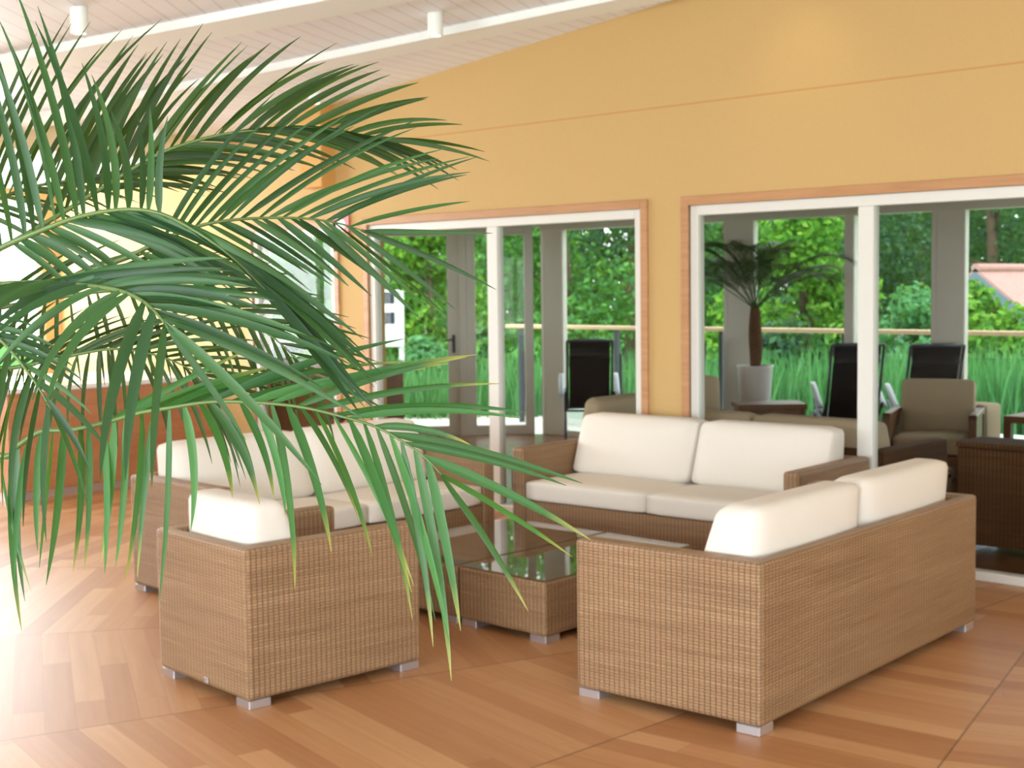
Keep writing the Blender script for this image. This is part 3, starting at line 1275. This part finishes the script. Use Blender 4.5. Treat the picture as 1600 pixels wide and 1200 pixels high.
# frond A: nearest arch over the middle (photo rachis through 210,327)
frond('frond', palm, [(-205, 500, 2.19), (-100, 440, 2.15), (0, 388, 2.10), (60, 362, 2.07), (110, 343, 2.04), (160, 331, 2.0), (210, 327, 1.97), (255, 335, 1.94), (300, 358, 1.91), (345, 388, 1.89), (395, 432, 1.87), (440, 482, 1.86)],
      [([(-60, 420, -160, 150, .05, .05), (20, 378, -60, 40, .06, .05), (70, 358, -4, 30, .07, .05), (122, 340, 28, 4, .07, .04), (152, 332, 84, 42, .07, .03), (172, 329, 132, 118, .09, .03), (206, 327, 189, 170, .1, .02), (228, 329, 222, 166, .08, .02), (252, 334, 262, 200, -.1, 0)], 20, .0125),
       ([(20, 378, 120, 455, -.10, -.05), (75, 357, 215, 440, -.10, -.06), (112, 343, 345, 440, -.10, -.08), (160, 331, 440, 470, -.09, -.1), (210, 327, 505, 480, -.08, -.1), (255, 335, 555, 540, -.06, -.1), (300, 358, 577, 585, -.05, -.08), (345, 388, 590, 605, -.04, -.06), (440, 482, 560, 640, 0, -.03)], 30, .0135)], 'leaf')

# frond B: the one in the middle of the picture ending near the door frame
frond('frond', palm, [(-205, 495, 2.22), (-60, 470, 2.28), (80, 440, 2.3), (190, 405, 2.28), (255, 374, 2.25), (305, 355, 2.23), (345, 346, 2.21), (400, 341, 2.2), (470, 341, 2.2), (525, 348, 2.2), (572, 362, 2.2)],
      [([(255, 374, 430, 150, -.08, .05), (305, 355, 520, 168, -.09, .05), (345, 346, 590, 180, -.09, .05), (400, 341, 655, 200, -.09, .04), (465, 341, 722, 250, -.08, .03), (530, 349, 742, 272, -.06, .02), (556, 356, 765, 328, -.03, 0), (570, 361, 775, 371, .0, 0)], 17, .0105),
       ([(200, 400, 330, 500, -.06, 0), (255, 374, 430, 470, -.05, 0), (345, 346, 505, 440, -.05, 0), (400, 341, 540, 446, -.04, 0), (450, 341, 604, 463, -.03, 0), (497, 344, 662, 492, -.02, 0), (530, 349, 690, 490, -.02, 0), (566, 359, 758, 455, -.04, 0)], 22, .0115)], 'leaf')

# frond C: further back, thin leaflets sweeping over to the right at the top
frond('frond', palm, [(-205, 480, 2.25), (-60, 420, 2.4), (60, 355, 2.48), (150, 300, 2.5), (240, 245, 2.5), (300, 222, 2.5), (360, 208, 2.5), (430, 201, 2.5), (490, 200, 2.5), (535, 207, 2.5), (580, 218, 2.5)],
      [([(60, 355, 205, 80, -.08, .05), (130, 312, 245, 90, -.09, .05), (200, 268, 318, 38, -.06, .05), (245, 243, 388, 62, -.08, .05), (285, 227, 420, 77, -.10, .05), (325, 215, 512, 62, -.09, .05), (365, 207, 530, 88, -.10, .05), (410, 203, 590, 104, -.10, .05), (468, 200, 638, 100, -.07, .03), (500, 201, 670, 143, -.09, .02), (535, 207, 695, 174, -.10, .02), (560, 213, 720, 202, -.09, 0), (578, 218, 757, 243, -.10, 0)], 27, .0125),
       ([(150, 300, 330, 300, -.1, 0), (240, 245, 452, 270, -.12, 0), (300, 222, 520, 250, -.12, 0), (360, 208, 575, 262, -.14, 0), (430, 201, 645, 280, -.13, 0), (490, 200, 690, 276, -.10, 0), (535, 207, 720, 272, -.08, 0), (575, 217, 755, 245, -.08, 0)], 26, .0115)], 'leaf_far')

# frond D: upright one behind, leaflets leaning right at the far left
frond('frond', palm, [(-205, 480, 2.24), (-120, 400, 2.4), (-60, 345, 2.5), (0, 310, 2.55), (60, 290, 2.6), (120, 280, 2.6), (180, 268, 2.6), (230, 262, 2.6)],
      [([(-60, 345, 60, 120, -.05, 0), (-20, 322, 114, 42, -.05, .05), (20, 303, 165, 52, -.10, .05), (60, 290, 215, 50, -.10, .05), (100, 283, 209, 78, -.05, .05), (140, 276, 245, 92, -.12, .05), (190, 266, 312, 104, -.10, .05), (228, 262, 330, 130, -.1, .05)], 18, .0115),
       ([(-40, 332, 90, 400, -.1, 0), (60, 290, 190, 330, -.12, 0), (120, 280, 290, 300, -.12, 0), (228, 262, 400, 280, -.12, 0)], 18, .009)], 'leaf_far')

# frond E: points at the viewer, leaflets fanning to every side
frond('frond', palm, [(-205, 500, 2.18), (-80, 455, 2.02), (40, 442, 1.9), (130, 446, 1.82), (190, 455, 1.76), (228, 474, 1.72), (252, 498, 1.69), (264, 515, 1.68)],
      [([(-20, 448, -120, 520, .1, -.02), (100, 444, -10, 480, .15, -.05), (150, 449, -10, 545, .18, -.06), (180, 453, 25, 600, .20, -.06), (200, 459, 62, 625, .20, -.06), (214, 466, 138, 755, .10, -.05), (238, 484, 178, 777, .07, -.05), (256, 503, 213, 767, .04, -.04)], 15, .0145),
       ([(60, 442, 330, 430, -.06, -.04), (150, 449, 400, 440, -.08, -.05), (195, 457, 440, 470, -.10, -.05), (214, 466, 490, 540, -.10, -.05), (235, 481, 530, 590, -.08, -.05), (250, 496, 565, 660, -.05, -.05), (260, 509, 445, 760, -.05, -.04), (264, 515, 410, 700, -.02, -.03)], 22, .0125)], 'leaf')

# frond F: long low one hanging in front of the sofas
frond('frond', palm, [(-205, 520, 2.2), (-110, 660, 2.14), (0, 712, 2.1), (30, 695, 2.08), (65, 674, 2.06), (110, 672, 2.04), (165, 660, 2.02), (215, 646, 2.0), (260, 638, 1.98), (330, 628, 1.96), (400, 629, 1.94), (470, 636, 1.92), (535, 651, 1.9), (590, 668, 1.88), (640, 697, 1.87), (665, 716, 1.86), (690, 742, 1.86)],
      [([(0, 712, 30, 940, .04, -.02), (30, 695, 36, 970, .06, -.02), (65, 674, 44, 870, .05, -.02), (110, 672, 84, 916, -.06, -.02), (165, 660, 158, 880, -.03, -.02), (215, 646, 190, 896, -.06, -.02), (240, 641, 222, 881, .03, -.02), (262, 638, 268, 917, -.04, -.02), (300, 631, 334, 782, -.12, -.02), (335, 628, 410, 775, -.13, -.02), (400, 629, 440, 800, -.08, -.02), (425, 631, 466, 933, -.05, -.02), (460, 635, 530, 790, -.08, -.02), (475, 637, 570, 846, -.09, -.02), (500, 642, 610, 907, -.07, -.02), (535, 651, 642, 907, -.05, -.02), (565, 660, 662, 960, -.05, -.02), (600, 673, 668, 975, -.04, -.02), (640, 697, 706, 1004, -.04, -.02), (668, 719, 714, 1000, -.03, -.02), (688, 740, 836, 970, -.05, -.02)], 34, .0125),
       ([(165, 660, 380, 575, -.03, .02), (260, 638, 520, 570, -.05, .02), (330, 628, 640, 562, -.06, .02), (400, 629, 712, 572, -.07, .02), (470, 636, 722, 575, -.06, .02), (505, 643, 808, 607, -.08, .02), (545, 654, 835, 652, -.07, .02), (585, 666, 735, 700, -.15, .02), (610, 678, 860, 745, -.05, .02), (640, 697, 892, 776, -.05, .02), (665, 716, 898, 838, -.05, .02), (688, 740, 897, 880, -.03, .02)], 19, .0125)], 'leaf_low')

# fronds G, H, I: inner mass on the left
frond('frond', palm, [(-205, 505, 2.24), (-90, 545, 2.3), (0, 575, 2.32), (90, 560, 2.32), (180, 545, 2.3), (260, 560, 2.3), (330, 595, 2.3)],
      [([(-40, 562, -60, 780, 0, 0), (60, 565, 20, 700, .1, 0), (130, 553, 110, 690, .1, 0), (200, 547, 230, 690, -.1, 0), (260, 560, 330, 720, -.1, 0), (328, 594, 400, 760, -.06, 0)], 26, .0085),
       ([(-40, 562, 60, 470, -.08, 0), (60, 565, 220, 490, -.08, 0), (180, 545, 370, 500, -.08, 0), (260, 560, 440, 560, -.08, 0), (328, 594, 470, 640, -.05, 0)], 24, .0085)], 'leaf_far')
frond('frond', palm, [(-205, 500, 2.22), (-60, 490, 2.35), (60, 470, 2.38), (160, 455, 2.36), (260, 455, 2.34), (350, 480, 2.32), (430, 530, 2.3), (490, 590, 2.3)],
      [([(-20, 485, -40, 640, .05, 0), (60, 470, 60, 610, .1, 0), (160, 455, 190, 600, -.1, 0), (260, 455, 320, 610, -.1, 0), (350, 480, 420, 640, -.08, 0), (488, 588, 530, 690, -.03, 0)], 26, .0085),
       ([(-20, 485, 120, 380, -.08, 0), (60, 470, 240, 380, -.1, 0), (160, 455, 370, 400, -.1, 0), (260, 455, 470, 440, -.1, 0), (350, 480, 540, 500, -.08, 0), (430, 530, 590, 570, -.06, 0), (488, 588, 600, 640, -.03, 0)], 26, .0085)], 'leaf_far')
frond('frond', palm, [(-205, 490, 2.15), (-130, 470, 2.1), (-60, 490, 2.05), (0, 530, 2.0), (50, 590, 1.98), (80, 640, 1.97)],
      [([(-60, 490, -120, 700, .1, 0), (0, 530, -20, 760, .1, 0), (50, 590, 30, 800, .1, 0), (78, 638, 70, 850, .05, 0)], 9, .011),
       ([(-60, 490, 60, 520, -.1, 0), (0, 530, 130, 590, -.12, 0), (50, 590, 150, 690, -.1, 0), (78, 638, 130, 790, -.06, 0)], 10, .010)], 'leaf')

# the potted palm in the garden room
ppos = Vector((-7.13, 10.80, 0))
fp = empty('potted_palm', ppos)
tag(fp, 'slender palm in a tapering white planter behind the glass', 'palm')
mb = MB()
mb.lathe([(.10, 0), (.105, .01), (.165, .86), (.175, .88), (.158, .88), (.152, .84), (.05, .84)], 28)
mb.build('pot', 'pot', fp, True)
mb = MB()
mb.tube(smooth_poly([Vector((0, 0, .84)), Vector((.01, 0, 1.0)), Vector((0, 0, 1.2)), Vector((0, 0, 1.42))]), [.045 + .02 * math.sin(i / 15 * PI) for i in range(16)], 10)
mb.build('trunk', 'trunk', fp)
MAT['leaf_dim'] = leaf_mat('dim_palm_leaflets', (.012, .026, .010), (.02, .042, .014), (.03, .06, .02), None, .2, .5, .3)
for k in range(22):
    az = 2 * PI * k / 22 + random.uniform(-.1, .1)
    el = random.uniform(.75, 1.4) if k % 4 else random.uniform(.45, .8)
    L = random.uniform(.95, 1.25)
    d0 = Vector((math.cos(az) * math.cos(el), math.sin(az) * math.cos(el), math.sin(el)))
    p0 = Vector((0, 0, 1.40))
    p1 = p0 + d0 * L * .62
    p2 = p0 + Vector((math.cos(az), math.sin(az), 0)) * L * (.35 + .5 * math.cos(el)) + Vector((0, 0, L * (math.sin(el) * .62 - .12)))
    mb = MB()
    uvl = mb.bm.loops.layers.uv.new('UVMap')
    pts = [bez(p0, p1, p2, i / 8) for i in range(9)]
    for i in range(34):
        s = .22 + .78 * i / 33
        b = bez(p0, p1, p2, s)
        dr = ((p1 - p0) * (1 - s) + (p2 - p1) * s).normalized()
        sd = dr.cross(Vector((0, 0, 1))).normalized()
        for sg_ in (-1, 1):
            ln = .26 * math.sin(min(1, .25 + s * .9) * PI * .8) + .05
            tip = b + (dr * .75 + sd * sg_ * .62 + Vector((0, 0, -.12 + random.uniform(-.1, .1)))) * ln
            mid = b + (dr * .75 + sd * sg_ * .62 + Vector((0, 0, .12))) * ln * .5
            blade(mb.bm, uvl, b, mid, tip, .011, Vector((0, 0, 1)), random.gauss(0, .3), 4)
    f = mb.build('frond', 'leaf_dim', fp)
    mb = MB()
    mb.tube(pts, [.006 - .0005 * i for i in range(9)], 5)
    mb.build('rachis', 'petiole', f)

# ------------------------------------------------------------------ outside
mb = MB()
mb.quad((-70, -40, -.9), (60, -40, -.9), (60, 80, -.9), (-70, 80, -.9))
struct(mb, 'ground', 'grass')
mb = MB()
mb.prism([(-12.9, VT), (ang_end[0] - .1, VT), (UC - .05, V2 + .1), (GR, V2 + .1), (GR, 13.0), (-12.0, 13.0), (-14.5, 10.5), (-14.5, VT)], -.35, -.03)
struct(mb, 'floor_terrace', 'deck')
RV = 12.25
rl = empty('balcony_railing', (-11.1, RV, 0))
mb = MB()
mb.box(-.61, 14.5, -.055, .055, 1.13, 1.175, .006, 1)
k = mb.build('handrail', 'rail', rl)
k['label'] = 'pale timber handrail'
RP = [-.39, 1.13, 2.59, 4.08, 6.5, 8.0, 9.5, 11.0, 12.5, 14.0]
for k, x in enumerate(RP):
    mb = MB()
    mb.box(x - .022, x + .022, -.03, .03, -.03, 1.13)
    mb.box(x - .035, x + .035, .03, .05, .1, .85)
    mb.build('post', 'blackmetal', rl)
    if k < len(RP) - 1:
        mb = MB()
        mb.box(x + .09, RP[k + 1] - .09, -.006, .006, .06, .92)
        mb.build('glass_panel', 'clear', rl)
tag(rl, 'balcony railing with timber handrail, dark posts and glass panels', 'railing')
mb = MB()
mb.prism([(-11.2, 12.35), (GR, 12.35), (GR, 12.75), (-11.2, 12.75)], -.03, .16)
struct(mb, 'trim_16', 'kerb')

# white signboard and parked car seen between the door frames
sp = empty('notice_board', at(612, 500, 24.0))
sp.location.z = -.9
sp.rotation_euler = (0, 0, YAW)
mb = MB()
zt = at(612, 455, 24.0).z + .9
mb.box(.12, .22, -.05, .05, 0, zt, .01, 1)
mb.build('post', 'paint', sp)
mb = MB()
z1 = at(612, 560, 24.0).z + .9
mb.box(-.35, .16, -.08, -.02, z1 + .2, zt + .02, .01, 1)
mb.build('board', 'paint', sp)
for q in (.42, .78):
    mb = MB()
    zz = z1 + .2 + (zt - z1 - .2) * q
    mb.box(-.30, .06, -.086, -.08, zz - .0, zz + .2)
    mb.build('panel', 'carglass', sp)
tag(sp, 'white notice board with dark panels outside the glass door', 'notice board')

car = empty('parked_car', at(455, 560, 30))
car.location.z = -.9
car.rotation_euler = (0, 0, YAW + .3)
mb = MB()
prof = [(-2.0, .3), (-2.05, .75), (-1.9, .95), (-1.1, 1.02), (-.5, 1.42), (.9, 1.46), (1.6, 1.0), (2.05, .9), (2.1, .35)]
mb.prism(prof, -.8, .8, .06, 2, Matrix.Rotation(PI / 2, 4, 'X'))
mb.build('body', 'paint', car)
mb = MB()
mb.prism([(-.95, 1.04), (-.45, 1.36), (.85, 1.38), (1.35, 1.04)], -.81, .81, .02, 1, Matrix.Rotation(PI / 2, 4, 'X'))
mb.build('side_window', 'carglass', car)
for x in (-1.25, 1.3):
    for s in (-.78, .6):
        mb = MB()
        t = Matrix.Translation((x, s, .32)) @ Matrix.Rotation(-PI / 2, 4, 'X')
        q = MB()
        q.lathe([(.2, 0), (.32, .02), (.32, .16), (.2, .18)], 24)
        bmesh.ops.transform(q.bm, matrix=t, verts=q.bm.verts[:])
        q.build('wheel', 'carglass', car)
tag(car, 'pale parked car outside behind the low palm fronds', 'car')

# house with red tiled roof
pl = at(1524, 421, 34)
hs = empty('house', (pl.x, pl.y, -.9), PI / 2)
zr = pl.z + .9
xl = 0
ez = zr - 2.2
mb = MB()
mb.box(xl + .5, xl + 9.5, -2.4, 2.4, 0, ez)
mb.build('walls', plain('brick_wall', (.45, .20, .12), .9), hs)
mb = MB()
nw = 64
for sgn in (-1, 1):
    rows = []
    for j in range(2):
        row = []
        for i in range(nw * 4 + 1):
            x = xl + 10 * i / (nw * 4)
            wv = .03 * math.cos(2 * PI * i / 4)
            row.append(mb.bm.verts.new((x, sgn * 3.2 * j, zr - 2.6 * j + wv)))
        rows.append(row)
    for a_, b_, c_, d_ in zip(rows[0], rows[0][1:], rows[1][1:], rows[1]):
        mb.bm.faces.new((a_, b_, c_, d_))
top = bmesh.ops.extrude_face_region(mb.bm, geom=mb.bm.faces[:])
bmesh.ops.translate(mb.bm, verts=[g for g in top['geom'] if isinstance(g, bmesh.types.BMVert)], vec=(0, 0, -.08))
rf = mb.build('roof', 'tile', hs)
mb = MB()
mb.tube([(xl, 0, zr + .03), (xl + 10, 0, zr + .03)], .12, 10)
mb.build('ridge', 'tile', rf)
mb = MB()
for sgn in (-1, 1):
    mb.prism([(0, zr - .05), (sgn * 3.2, zr - 2.65), (sgn * 3.2, zr - 2.95), (0, zr - .35)], xl - .04, xl + .02, mat=Matrix(((0, 0, 1, 0), (1, 0, 0, 0), (0, 1, 0, 0), (0, 0, 0, 1))))
k = mb.build('gable_board', 'bluegrey', hs)
k['label'] = 'blue grey gable board'
tag(hs, 'house with a red tiled roof half hidden by bushes', 'house')

# trees and bushes
GREENS = dict(
    bright=leaf_mat('bright_leaves', (.03, .13, .02), (.10, .30, .035), (.24, .46, .06), None, .4, .6, .2),
    mid=leaf_mat('mid_leaves', (.015, .07, .025), (.045, .18, .045), (.12, .31, .06), None, .35, .6, .2),
    deep=leaf_mat('deep_leaves', (.008, .035, .022), (.018, .075, .04), (.05, .14, .055), None, .3, .6, .2),
    mint=leaf_mat('mint_leaves', (.035, .15, .065), (.075, .26, .11), (.15, .38, .17), None, .4, .6, .2),
)


def crown_mesh(name, blobs, n, size, rnd):
    mb = MB()
    bm = mb.bm
    bm.loops.layers.uv.new('UVMap')
    vol = [b[3] ** 2 for b in blobs]
    tot = sum(vol)
    for (x, y, z, r), w in zip(blobs, vol):
        for _ in range(int(n * w / tot)):
            while True:
                d = Vector((rnd.uniform(-1, 1), rnd.uniform(-1, 1), rnd.uniform(-1, 1)))
                if .1 < d.length < 1:
                    break
            d.normalize()
            rr = r * rnd.uniform(.62, 1.05)
            p = Vector((x, y, z)) + Vector((d.x * rr, d.y * rr, d.z * rr * .85))
            nn = (d + Vector((rnd.gauss(0, .5), rnd.gauss(0, .5), rnd.gauss(.25, .5)))).normalized()
            a = nn.orthogonal().normalized()
            a = Matrix.Rotation(rnd.uniform(0, 2 * PI), 3, nn) @ a
            b = nn.cross(a)
            s = size * rnd.uniform(.6, 1.3)
            vs = [bm.verts.new(p + a * s), bm.verts.new(p + b * s * .55 + nn * s * .1), bm.verts.new(p - a * s), bm.verts.new(p - b * s * .55 + nn * s * .1)]
            bm.faces.new(vs)
    return mb


def tree(name, px, d, base_z, top_py, wid, kind, label, seed, n=3600, bush=False):
    rnd = random.Random(seed)
    p = at(px, 600, d)
    topz = at(px, top_py, d).z
    root = empty(name, (p.x, p.y, base_z))
    h = topz - base_z
    blobs = []
    nb = 16 if not bush else 11
    for i in range(nb):
        f = (i + .5) / nb
        z = h * (.16 + .76 * f) if not bush else h * (.18 + .6 * f)
        rad = wid * (.55 + .45 * math.sin(PI * min(1, .15 + f)))
        r = wid * rnd.uniform(.34, .52) * (1 - .3 * f)
        aa = rnd.uniform(0, 2 * PI)
        q = rad * .6 * math.sqrt(rnd.random())
        blobs.append((q * math.cos(aa), q * math.sin(aa), min(z, h - r * .8), r))
    crown_mesh('crown', blobs, int(n * 1.9), (.0075 * d ** .75 + .035) * .68, rnd).build('foliage', GREENS[kind], root)
    mb = MB()
    mb.tube([(0, 0, 0), (.05 * wid, 0, h * .35), (-.03 * wid, .04, h * .7)], [.05 * wid + .05, .04 * wid + .03, .03], 8)
    for i in range(4):
        b = blobs[rnd.randrange(len(blobs))]
        mb.tube([(.03 * wid, 0, h * .3), (b[0] * .6, b[1] * .6, b[2] * .8), (b[0], b[1], b[2])], [.03 * wid + .02, .02, .01], 6)
    mb.build('trunk', 'bark', root)
    tag(root, label, 'bush' if bush else 'tree', 'bushes behind the railing' if bush else 'trees beyond the terrace')
    return root


TREES = [
    # px, depth, top py, width, kind, label
    (470, 40, 150, 3.69, 'mid', 'leafy green tree behind the small left door'),
    (610, 51, 180, 3.96, 'deep', 'dark tree beside the white notice board'),
    (672, 27, 250, 1.56, 'bright', 'bright green leafy tree in the pane with the dark door handle'),
    (780, 44, 150, 3.61, 'mid', 'green tree behind the white mullion of the left doors'),
    (880, 31, 120, 2.54, 'mid', 'green tree above the timber handrail at the corner post'),
    (985, 41, 170, 3.67, 'deep', 'dense dark green tree behind the yellow pier'),
    (1130, 52, 180, 4.03, 'mid', 'green tree behind the left half of the garden palm'),
    (1255, 25, 250, 1.89, 'bright', 'lime green tree behind the garden palm and thin post'),
    (1340, 45, 150, 3.69, 'deep', 'dark green tree behind the white mullion of the right doors'),
    (1430, 56, 130, 4.81, 'deep', 'tall dark green tree behind the black lounger by the easy chair'),
    (1540, 48, 110, 4.28, 'deep', 'tall dark tree rising behind the red roof'),
    (1570, 24, 200, 1.56, 'mid', 'overhanging green tree top above the red roof'),
    (1660, 57, 120, 4.67, 'mid', 'leafy tree past the end of the red roof'),
]
for i, (px, d, ty, w, kd, lb) in enumerate(TREES):
    if 'overhanging' in lb:
        continue
    tree('leafy_tree', px, d, -.9, ty, w, kd, lb, 100 + i)
BUSHES = [
    (540, 24.6, 470, 1.42, 'mid', 'green bush beside the yellow strip of wall'),
    (655, 22.0, 500, 1.19, 'mint', 'mint green bush under the door handle pane'),
    (760, 24.6, 480, 1.23, 'mid', 'green bush behind the first railing post'),
    (905, 22.0, 470, 1.14, 'mid', 'green bush behind the lounger at the corner post'),
    (1110, 24.6, 490, 0.90, 'bright', 'bright bush between pier and garden palm'),
    (1200, 22.0, 470, 1.23, 'deep', 'dark bush behind the white planter'),
    (1300, 24.6, 480, 1.14, 'mid', 'green bush behind the thin post'),
    (1440, 22.0, 405, 1.19, 'mint', 'pointed mint green bush left of the broad post'),
    (1514, 24.6, 388, .95, 'bright', 'bright green bush right of the broad post'),
    (1558, 23.0, 445, 1.35, 'bright', 'bright green bush below the red roof'),
    (1650, 24.6, 470, 1.23, 'mid', 'green bush at the picture edge below the red roof'),
]
for i, (px, d, ty, w, kd, lb) in enumerate(BUSHES):
    tree('leafy_bush', px, d, -.9, ty, w, kd, lb, 300 + i, 1700, True)
# reeds between terrace and trees: one uncountable stand
mb = MB()
bm = mb.bm
uvl = bm.loops.layers.uv.new('UVMap')
rnd = random.Random(5)
for i in range(5200):
    px = rnd.uniform(560, 1640)
    d = rnd.uniform(17.4, 19.4)
    p = at(px, 600, d)
    p.z = -.9
    h = rnd.uniform(1.0, 1.75)
    ln = Vector((rnd.gauss(0, .16), rnd.gauss(0, .16), 0))
    blade(bm, uvl, p, p + Vector((0, 0, h * .6)), p + ln + Vector((0, 0, h)), rnd.uniform(.03, .055), Vector((rnd.gauss(0, 1), rnd.gauss(0, 1), .2)).normalized(), 0, 3)
o = mb.build('reed_grass', GREENS['mint'])
tag(o, 'pale green reed grass growing between the terrace and the bushes', 'reeds', None, 'stuff')
# far wood closing the view
mb = MB()
rnd = random.Random(11)
blobs = []
for i in range(210):
    px = rnd.uniform(250, 1750)
    d = rnd.uniform(74, 82)
    z = at(px, rnd.uniform(40, 520), d)
    blobs.append((z.x, z.y, z.z, rnd.uniform(3.2, 4.6)))
o = crown_mesh('wood', blobs, 42000, .44, rnd).build('distant_wood', GREENS['deep'])
tag(o, 'dark green wood closing the view behind the trees', 'woods', None, 'stuff')

# ------------------------------------------------------------------ light
w = bpy.data.worlds.new('overcast_sky')
bpy.context.scene.world = w
w.use_nodes = True
bg = w.node_tree.nodes['Background']
bg.inputs[0].default_value = (.90, .96, 1, 1)
bg.inputs[1].default_value = 4.2


def area(name, loc, rot, sx, sy, e, col=(1, .97, .93)):
    l = bpy.data.lights.new(name, 'AREA')
    l.shape = 'RECTANGLE'
    l.size, l.size_y = sx, sy
    l.energy = e
    l.color = col
    o = bpy.data.objects.new(name, l)
    C.objects.link(o)
    o.location = loc
    o.rotation_euler = rot
    return o


for k, (a, b) in enumerate(BW):       # fill lamps added outside made-up back and right windows; left ones boost real daylight
    area('fill_back', ((a + b) / 2, VB - .3, 1.5), (R(112), 0, 0), b - a, 2.3, 300, (.88, .94, 1))
for k, (a, b) in enumerate(RW):
    area('fill_right', (UR + .3, (a + b) / 2, 1.5), (R(112), 0, R(90)), b - a, 2.3, 115, (.88, .94, 1))
for k, (a, b) in enumerate(LW):
    area('daylight_left', (UL - .4, (a + b) / 2, 1.75), (R(90), 0, R(-90)), b - a, 1.9, 350, (.92, .96, 1))
gl_ = bpy.data.lights.new('ceiling_glow', 'SPOT')
gl_.energy = 5
gl_.color = (1, .8, .55)
gl_.spot_size = R(80)
gl_.spot_blend = 1
go = bpy.data.objects.new('ceiling_glow', gl_)
C.objects.link(go)
go.location = (-4.35, 6.55, 3.45)
go.rotation_euler = (R(38), 0, 0)
sd = bpy.data.lights.new('sun', 'SUN')
sd.energy = 4.5
sd.angle = R(12)
sd.color = (1, .95, .85)
so = bpy.data.objects.new('sun', sd)
C.objects.link(so)
so.rotation_euler = (R(32), 0, R(20))

sc = bpy.context.scene
sc.view_settings.view_transform = 'Standard'
sc.view_settings.look = 'None'
sc.view_settings.exposure = -.14
sc.view_settings.gamma = 1
